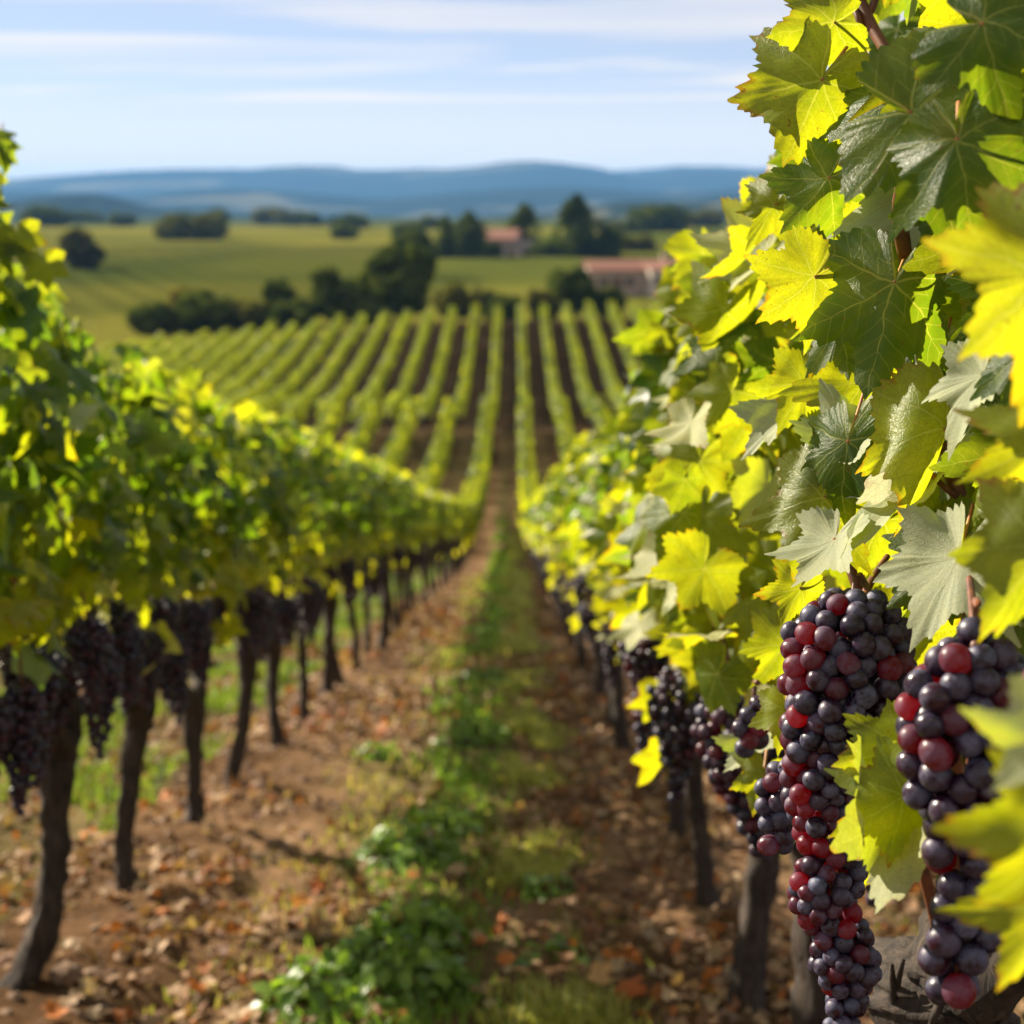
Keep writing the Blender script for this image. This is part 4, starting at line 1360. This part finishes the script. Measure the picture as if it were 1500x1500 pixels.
g = np.random.default_rng(5)
for i in range(16):
    px = 420 + i * 9.5 + g.normal() * 3 if i < 11 else 940 + (i - 11) * 26
    tree(px, 331, 331 - 6 - 14 * g.random()**1.5, g.uniform(12, 30), 720, 'tree', 'tiny dark tree in the distant tree line on the plain', 'tree', 'distant tree line on the plain', *DK, 'round', i)

for i in range(20):
    z = 420 * (1100 / 420)**g.random()
    px = g.uniform(20, 640) if i < 14 else g.uniform(880, 1120)
    for _ in range(3):
        b_ = P(px, 330, z); yb = 310 - 0 + (CAMH - float(G(b_[0], z))) / z * FPX
    hgt = g.uniform(4, 9) / z * FPX
    tree(px, yb, yb - hgt, hgt * g.uniform(1.1, 2.6), z, 'tree', 'small hedgerow tree out in the distant fields', 'tree', 'hedgerow trees out in the distant fields', *(DK if g.random() < 0.6 else OL), 'low', i)

M_WALL = noise_material('rendered_wall', (0.50, 0.42, 0.34), (0.60, 0.52, 0.43), 3, 0.9)
M_WALL2 = noise_material('stone_wall', (0.30, 0.22, 0.17), (0.42, 0.33, 0.26), 5, 0.9)
M_ROOF = noise_material('clay_roof_tiles', (0.19, 0.075, 0.045), (0.32, 0.14, 0.085), 6, 0.85, 0.02)
M_DARK = noise_material('dark_opening', (0.02, 0.018, 0.016), (0.05, 0.04, 0.035), 4, 0.4)
M_WOOD = noise_material('painted_wood', (0.10, 0.06, 0.035), (0.16, 0.10, 0.06), 5, 0.7)


def gable_roof(x0, x1, y0, y1, z0, z1, axis='x', ov=0.35, th=0.16):
    """two tiled slopes with thickness"""
    if axis == 'x':
        ym = (y0 + y1) / 2
        prof = [(y0 - ov, z0 - ov * (z1 - z0) / (ym - y0)), (ym, z1), (y1 + ov, z0 - ov * (z1 - z0) / (ym - y0))]
        V = [(x, a, b + dz) for x in (x0 - ov, x1 + ov) for dz in (0, th) for a, b in prof]
    else:
        xm = (x0 + x1) / 2
        prof = [(x0 - ov, z0 - ov * (z1 - z0) / (xm - x0)), (xm, z1), (x1 + ov, z0 - ov * (z1 - z0) / (xm - x0))]
        V = [(a, y, b + dz) for y in (y0 - ov, y1 + ov) for dz in (0, th) for a, b in prof]
    F = [(0, 1, 7, 6), (1, 2, 8, 7), (3, 9, 10, 4), (4, 10, 11, 5), (0, 6, 9, 3), (2, 5, 11, 8), (0, 3, 4, 1), (1, 4, 5, 2), (6, 7, 10, 9), (7, 8, 11, 10)]
    return np.array(V, float), [np.array(F)]


def gable_wall(x0, x1, y0, y1, z0, z1, zr, axis):
    V, F = box(x0, x1, y0, y1, z0, z1)
    V = list(map(tuple, V)); F4 = F[0].tolist()
    if axis == 'x':
        ym = (y0 + y1) / 2; V += [(x0, ym, zr), (x1, ym, zr)]
        tri = [(4, 8, 6), (5, 7, 9)]; q = [(4, 5, 9, 8), (6, 8, 9, 7)]
    else:
        xm = (x0 + x1) / 2; V += [(xm, y0, zr), (xm, y1, zr)]
        tri = [(4, 5, 8), (6, 9, 7)]; q = [(4, 8, 9, 6), (5, 7, 9, 8)]
    F4 = [f for f in F4 if f != [4, 5, 7, 6]] + [list(f) for f in q]
    return np.array(V, float), [np.array(F4), np.array(tri)]


def part(name, V, F, m, parent, smooth=False):
    return link(name, mesh(name, V, F, m, smooth=smooth), parent)


def opening(parent, kind, x, z, w, h, y, axis='y', dirn=-1):
    """a window or door set in a wall facing the camera (axis y) or sideways (axis x)"""
    d = 0.05
    if axis == 'y':
        V, F = box(x - w / 2, x + w / 2, y + dirn * d, y - dirn * 0.02, z, z + h)
        fr = [box(x - w / 2 - 0.1, x - w / 2, y + dirn * 0.09, y, z - 0.1, z + h + 0.1), box(x + w / 2, x + w / 2 + 0.1, y + dirn * 0.09, y, z - 0.1, z + h + 0.1),
              box(x - w / 2, x + w / 2, y + dirn * 0.09, y, z + h, z + h + 0.1), box(x - w / 2, x + w / 2, y + dirn * 0.12, y, z - 0.1, z)]
    else:
        V, F = box(y + dirn * d, y - dirn * 0.02, x - w / 2, x + w / 2, z, z + h)
        fr = [box(y + dirn * 0.09, y, x - w / 2 - 0.1, x - w / 2, z - 0.1, z + h + 0.1), box(y + dirn * 0.09, y, x + w / 2, x + w / 2 + 0.1, z - 0.1, z + h + 0.1),
              box(y + dirn * 0.09, y, x - w / 2, x + w / 2, z + h, z + h + 0.1)]
    o = part(kind, V, F, M_DARK if kind == 'window' else M_WOOD, parent)
    mb = MB()
    for a, b in fr:
        mb.add(a, b)
    link('frame', mb.mesh('frame', M_WOOD, False), o)
    return o


zh = 196.0
c0 = P(944, 424, zh)
fh = link('farmhouse', None)
fh.location = (c0[0], c0[1], c0[2])
fh.rotation_euler = (0, 0, R(12)); fh.scale = (1.12, 1, 0.86)
tag(fh, 'long low farmhouse with terracotta roof and a pale gabled front block', 'house')
V, F = gable_wall(-6.0, 0.6, 1.5, 7.0, -1.2, 2.9, 4.1, 'x'); part('wall', V, F, M_WALL2, fh)
V, F = gable_roof(-6.0, 0.6, 1.5, 7.0, 2.92, 4.15, 'x'); part('roof', V, F, M_ROOF, fh)
V, F = gable_wall(0.6, 5.2, -0.5, 7.6, -1.2, 3.0, 4.0, 'x'); part('wall', V, F, M_WALL, fh)
V, F = gable_roof(0.62, 5.2, -0.5, 7.6, 3.02, 4.06, 'x'); rf = part('roof', V, F, M_ROOF, fh)
V, F = box(3.2, 3.9, 3.6, 4.3, 3.6, 5.2); part('chimney', V, F, M_WALL2, rf)
opening(fh, 'window', 1.7, 0.7, 0.8, 1.1, -0.5); opening(fh, 'window', 4.2, 0.7, 0.8, 1.1, -0.5); opening(fh, 'door', 2.95, -0.4, 1.0, 2.1, -0.5)
opening(fh, 'window', -1.4, 0.6, 0.8, 1.0, 1.5); opening(fh, 'window', -4.6, 0.6, 0.8, 1.0, 1.5); opening(fh, 'door', -3.0, -0.5, 1.2, 2.2, 1.5)
for px, base, w, h, zr, lbl, rot, mw in ((728, 376, 7.5, 3.6, 5.4, 'distant house with a red roof beside the pair of tall trees', -14, M_WALL2),
                                         (766, 380, 8.5, 2.3, 3.5, 'distant low pale house under the tall dark tree', 8, M_WALL)):
    c0 = P(px, base, 306)
    ho = link('house', None); ho.location = c0; ho.rotation_euler = (0, 0, R(rot))
    V, F = gable_wall(-w / 2, w / 2, 0, 6, -1.5, h, zr, 'x'); part('wall', V, F, mw, ho)
    V, F = gable_roof(-w / 2, w / 2, 0, 6, h + 0.02, zr + 0.03, 'x'); part('roof', V, F, M_ROOF if mw is M_WALL2 else noise_material('grey_roof_tiles', (0.2, 0.17, 0.15), (0.3, 0.26, 0.23), 6, 0.85), ho)
    for xx in (-w * 0.3, w * 0.05, w * 0.32):
        opening(ho, 'window', xx, 0.5, 0.9, 1.1, 0)
    tag(ho, lbl, 'house', 'houses in the fields')

# ------------------------------------------------------------------ grass, weeds, litter
def blades(name, n, xf, yf, seed, hgt, colA, colB, wid=0.006):
    g = np.random.default_rng(seed)
    y = yf(g, n); x = xf(g, n, y)
    sc = np.clip(y / 6, 0.7, 4)
    keep = fbm(x * 2.2, y * 1.1, seed + 2, 3) > 0.47
    x, y, sc = x[keep], y[keep], sc[keep]; n = len(x)
    z = G(x, y) + 0.0
    h = hgt * g.uniform(0.4, 1.3, n) * (0.7 + 0.3 * sc); w = wid * sc * g.uniform(0.6, 1.3, n)
    a = g.uniform(0, 6.28, n); b = g.uniform(0, 6.28, n); ln = h * g.uniform(0.2, 1.0, n)
    dx, dy = np.cos(a) * w, np.sin(a) * w; lx, ly = np.cos(b) * ln, np.sin(b) * ln
    V = np.stack([np.stack([x - dx, y - dy, z - 0.02], 1), np.stack([x + dx, y + dy, z - 0.02], 1),
                  np.stack([x + dx * 0.8 + lx * 0.35, y + dy * 0.8 + ly * 0.35, z + h * 0.6], 1), np.stack([x - dx * 0.8 + lx * 0.35, y - dy * 0.8 + ly * 0.35, z + h * 0.6], 1),
                  np.stack([x + lx, y + ly, z + h], 1)], 1)
    i = np.arange(n) * 5
    Q = np.stack([i, i + 1, i + 2, i + 3], 1); T = np.stack([i + 3, i + 2, i + 4], 1)
    c = lerp(colA, colB, g.random(n))
    return V.reshape(-1, 3), [Q, T], np.repeat(c, 5, 0)


def add_blades(mb, *a, **k):
    V, F, t = blades('', *a, **k); mb.add(V, F, tint=t)


ylog = lambda lo, hi: (lambda g, n: lo * (hi / lo)**g.random(n))
mb = MB()
add_blades(mb, 24000, lambda g, n, y: 0.10 + g.normal(size=n) * 0.10, ylog(2.6, 45), 601, 0.055, (0.19, 0.23, 0.05), (0.42, 0.38, 0.14))
add_blades(mb, 9000, lambda g, n, y: -0.27 + g.normal(size=n) * 0.12, ylog(2.6, 50), 602, 0.06, (0.08, 0.16, 0.022), (0.18, 0.26, 0.05))
add_blades(mb, 6000, lambda g, n, y: g.uniform(-0.9, 0.5, n), ylog(2.6, 30), 603, 0.05, (0.12, 0.13, 0.035), (0.26, 0.22, 0.09))
tag(link('grass', mb.mesh('grass', M_GRASS, False)), 'thin green grass strip along the middle of the path', 'grass', kind='stuff')
mb = MB()
add_blades(mb, 34000, lambda g, n, y: g.uniform(-3.6, -1.45, n), ylog(3.2, 40), 604, 0.07, (0.06, 0.11, 0.018), (0.15, 0.19, 0.04))
add_blades(mb, 5000, lambda g, n, y: g.uniform(0.9, 2.2, n), ylog(2.6, 30), 605, 0.05, (0.08, 0.10, 0.02), (0.2, 0.18, 0.06))
tag(link('grass', mb.mesh('grass', M_GRASS, False)), 'sunny grass seen between the trunks behind the shaded row', 'grass', kind='stuff')


def weed_mesh(seed, r, h, n, ls):
    g = np.random.default_rng(seed); mb = MB()
    k = np.linspace(0, 1, 5); wv = np.sin(np.pi * np.clip(k * 0.96 + 0.02, 0, 1))**0.8 * 0.34
    for _ in range(n):
        a = g.uniform(0, 6.28); q = math.sqrt(g.random()) * r
        t = 1 - (q / r)**2
        p = np.array([q * math.cos(a), q * math.sin(a), h * t * g.uniform(0.35, 1.0)])
        tip = np.array([math.cos(a) * 0.9, math.sin(a) * 0.9, g.uniform(-0.2, 0.9)]) + g.normal(size=3) * 0.4
        M = basis(np.array([math.cos(a) * 0.3, math.sin(a) * 0.3, 0.9]) + g.normal(size=3) * 0.35, tip)
        s = ls * g.uniform(0.5, 1.2); dr = g.uniform(0.1, 0.5)
        pl = np.stack([-wv, k, -dr * k * k + 0.06], 1); pr = np.stack([wv, k, -dr * k * k + 0.06], 1); pm = np.stack([0 * k, k, -dr * k * k], 1)
        V = np.concatenate([pl, pm, pr]) * s
        i = np.arange(4)
        F = np.concatenate([np.stack([i, i + 5, i + 6, i + 1], 1), np.stack([i + 5, i + 10, i + 11, i + 6], 1)])
        c = lerp((0.07, 0.15, 0.016), (0.19, 0.29, 0.04), np.array(g.random()))
        mb.add(V @ M.T + p, [F], tint=c)
        V, F = tube([(p[0] * 0.3, p[1] * 0.3, -0.01), p * 0.7, p], [0.0022, 0.0018, 0.001], 5)
        mb.add(V, F, tint=(0.09, 0.11, 0.03))
    return mb


def ground_at(px, py):
    d = CF + CR * (px - 750) / FPX - CU * (py - 750) / FPX
    lo, hi = 1.0, 60.0
    for _ in range(60):
        m_ = (lo + hi) / 2; p = np.array([0, 0, CAMH]) + d * m_
        if p[2] > float(G(p[0], p[1])) + 0.01:
            lo = m_
        else:
            hi = m_
    return np.array([0, 0, CAMH]) + d * lo


WG = 'leafy weeds growing on the path'
for i, (px, py, r, h, n, lb) in enumerate([
    (470, 1475, 0.15, 0.13, 150, 'leafy green weed at the bottom edge of the path, bordering bare soil'),
    (570, 1455, 0.20, 0.19, 260, 'largest bright leafy weed at the bottom of the path'),
    (600, 1385, 0.15, 0.14, 150, 'leafy weed just behind the largest bright one'),
    (545, 1400, 0.10, 0.09, 80, 'small weed beside the largest bright one on its shaded-row side'),
    (595, 1265, 0.19, 0.16, 200, 'dark leafy weed clump half way down the near path'),
    (650, 1225, 0.15, 0.13, 140, 'leafy weed adjoining the dark clump on the grass side'),
    (545, 1110, 0.13, 0.08, 90, 'flat weed alone on the bare soil near the shaded row'),
    (690, 1075, 0.20, 0.13, 150, 'bushy weed on the grass strip beyond the dark clump'),
    (672, 1090, 0.14, 0.10, 90, 'smaller weed touching the bushy one'),
    (705, 1000, 0.22, 0.14, 150, 'green weed patch farther along the grass strip'),
    (712, 930, 0.25, 0.15, 150, 'farthest distinct weed patch on the grass strip'),
    (170, 1385, 0.08, 0.05, 40, 'tiny weed rosette among dry leaves by the second trunk'),
    (820, 1420, 0.12, 0.10, 60, 'wispy pale weed on the sunlit-row side of the path'),
    (815, 1310, 0.10, 0.08, 50, 'wispy low weed beyond the pale one'),
]):
    p = ground_at(px, py)
    o = link('weed', weed_mesh(700 + i, r, h, int(n * 1.2), 0.05).mesh('weed', M_WEED))
    o.location = (p[0], p[1], float(G(p[0], p[1])))
    tag(o, lb, 'weed', WG)

# dry leaf litter and clods
def litter_leaf(g, s, curl):
    uv, rr, F = leaf_template(16, 2, g, False)
    V = leaf_bend(uv, rr, g, g.uniform(-0.9, 0.9) * curl, g.uniform(-1.2, 1.2) * curl, 0.10)
    return V * s, F


g = np.random.default_rng(800); mb = MB()
shapes = [litter_leaf(g, 1.0, 1.0) for _ in range(24)]
PAL = np.array([(0.24, 0.13, 0.06), (0.36, 0.21, 0.11), (0.17, 0.085, 0.04), (0.45, 0.30, 0.17), (0.42, 0.14, 0.03), (0.30, 0.19, 0.10), (0.50, 0.36, 0.22), (0.22, 0.10, 0.05)])
for _ in range(17000):
    y = 2.6 * (22 / 2.6)**g.random()
    u = g.random()
    x = g.uniform(-2.1, -0.3) if u < 0.5 else (g.uniform(0.15, 1.6) if u < 0.92 else g.uniform(-0.4, 0.3))
    if fbm(np.array(x * 1.6), np.array(y * 0.9), 71, 3) < g.uniform(0.36, 0.62):
        continue
    V, F = shapes[g.integers(24)]
    s = g.uniform(0.012, 0.046) * np.clip(y / 6, 1, 2)
    n = np.array([0, 0, 1.0]) + g.normal(size=3) * 0.45
    M = basis(n, g.normal(size=3))
    z = float(G(x, y)) + 0.012 + (fbm(np.array(x * 4), np.array(y * 4), 3, 4) - 0.5) * 0.10 + 0.06 * math.exp(-((abs((x - XL + SP / 2) % SP - SP / 2)) / 0.3)**2)
    mb.add((V * s) @ M.T + np.array([x, y, z + s * 0.2]), F, tint=PAL[g.integers(8)] * g.uniform(0.6, 1.15))
tag(link('leaf_litter', mb.mesh('leaf_litter', M_LITTER)), 'dry brown fallen leaves strewn over the soil', 'leaf litter', kind='stuff')
M_CLOD = noise_material('soil_clod', (0.09, 0.052, 0.03), (0.24, 0.15, 0.09), 30, 0.95, 0.004)
mb = MB(); cl0 = sphere(8, 6)
for _ in range(3200):
    y = 2.6 * (18 / 2.6)**g.random()
    x = g.uniform(-2.0, -0.3) if g.random() < 0.55 else g.uniform(0.15, 1.5)
    s = g.gamma(1.6, 0.0042) * np.clip(y / 5, 1, 2) + 0.004
    V = cl0[0] * (1 + 0.25 * g.normal(size=(len(cl0[0]), 1))) * np.array([g.uniform(0.8, 1.4), g.uniform(0.8, 1.4), g.uniform(0.5, 0.9)]) * s
    z = float(G(x, y)) + (fbm(np.array(x * 4), np.array(y * 4), 3, 4) - 0.5) * 0.10 + 0.06 * math.exp(-((abs((x - XL + SP / 2) % SP - SP / 2)) / 0.3)**2)
    mb.add(V + np.array([x, y, z]), cl0[1])
tag(link('soil_clods', mb.mesh('soil_clods', M_CLOD, True)), 'crumbly brown clods of soil beside the path', 'soil clods', kind='stuff')

FG = 'bright fallen vine leaves'
for i, (px, py, s, c, lb) in enumerate([
    (300, 1322, 0.055, (0.55, 0.36, 0.2), 'pale tan fallen leaf on the soil between the second and third shaded trunks'),
    (240, 1182, 0.055, (0.45, 0.16, 0.04), 'orange fallen leaf behind the second shaded trunk'),
    (440, 1345, 0.05, (0.55, 0.27, 0.10), 'curled orange-tan leaf on bare soil near the weeds'),
    (470, 1318, 0.045, (0.42, 0.12, 0.03), 'rust-orange leaf just beyond the curled orange-tan one'),
    (805, 1122, 0.045, (0.60, 0.28, 0.03), 'single yellow-orange leaf lying on the grass strip'),
    (915, 1425, 0.075, (0.48, 0.16, 0.03), 'largest orange leaf under the sunlit row'),
    (885, 1455, 0.06, (0.55, 0.33, 0.14), 'tan leaf touching the largest orange leaf'),
    (930, 1465, 0.055, (0.42, 0.12, 0.03), 'dark orange leaf in front of the largest orange leaf'),
    (895, 1345, 0.055, (0.50, 0.25, 0.12), 'salmon-brown leaf beside the grass under the sunlit row'),
    (1000, 1150, 0.05, (0.50, 0.18, 0.05), 'orange leaf between the dark trunks of the sunlit row'),
    (880, 1090, 0.05, (0.5, 0.22, 0.10), 'pinkish brown leaf at the foot of the sunlit row'),
    (90, 1470, 0.06, (0.48, 0.28, 0.14), 'tan leaf beside the nearest bent shaded trunk'),
    (130, 1235, 0.05, (0.5, 0.2, 0.05), 'orange leaf between the first two shaded trunks'),
]):
    p = ground_at(px, py)
    V, F = litter_leaf(g, s, 0.8)
    M = basis(np.array([0, -0.25, 1.0]) + g.normal(size=3) * 0.25, g.normal(size=3))
    o = link('fallen_leaf', mesh('fallen_leaf', V @ M.T, F, M_LITTER, tint=np.tile(c, (len(V), 1))))
    o.location = p + (0, 0, 0.045)
    tag(o, lb, 'leaf', FG)
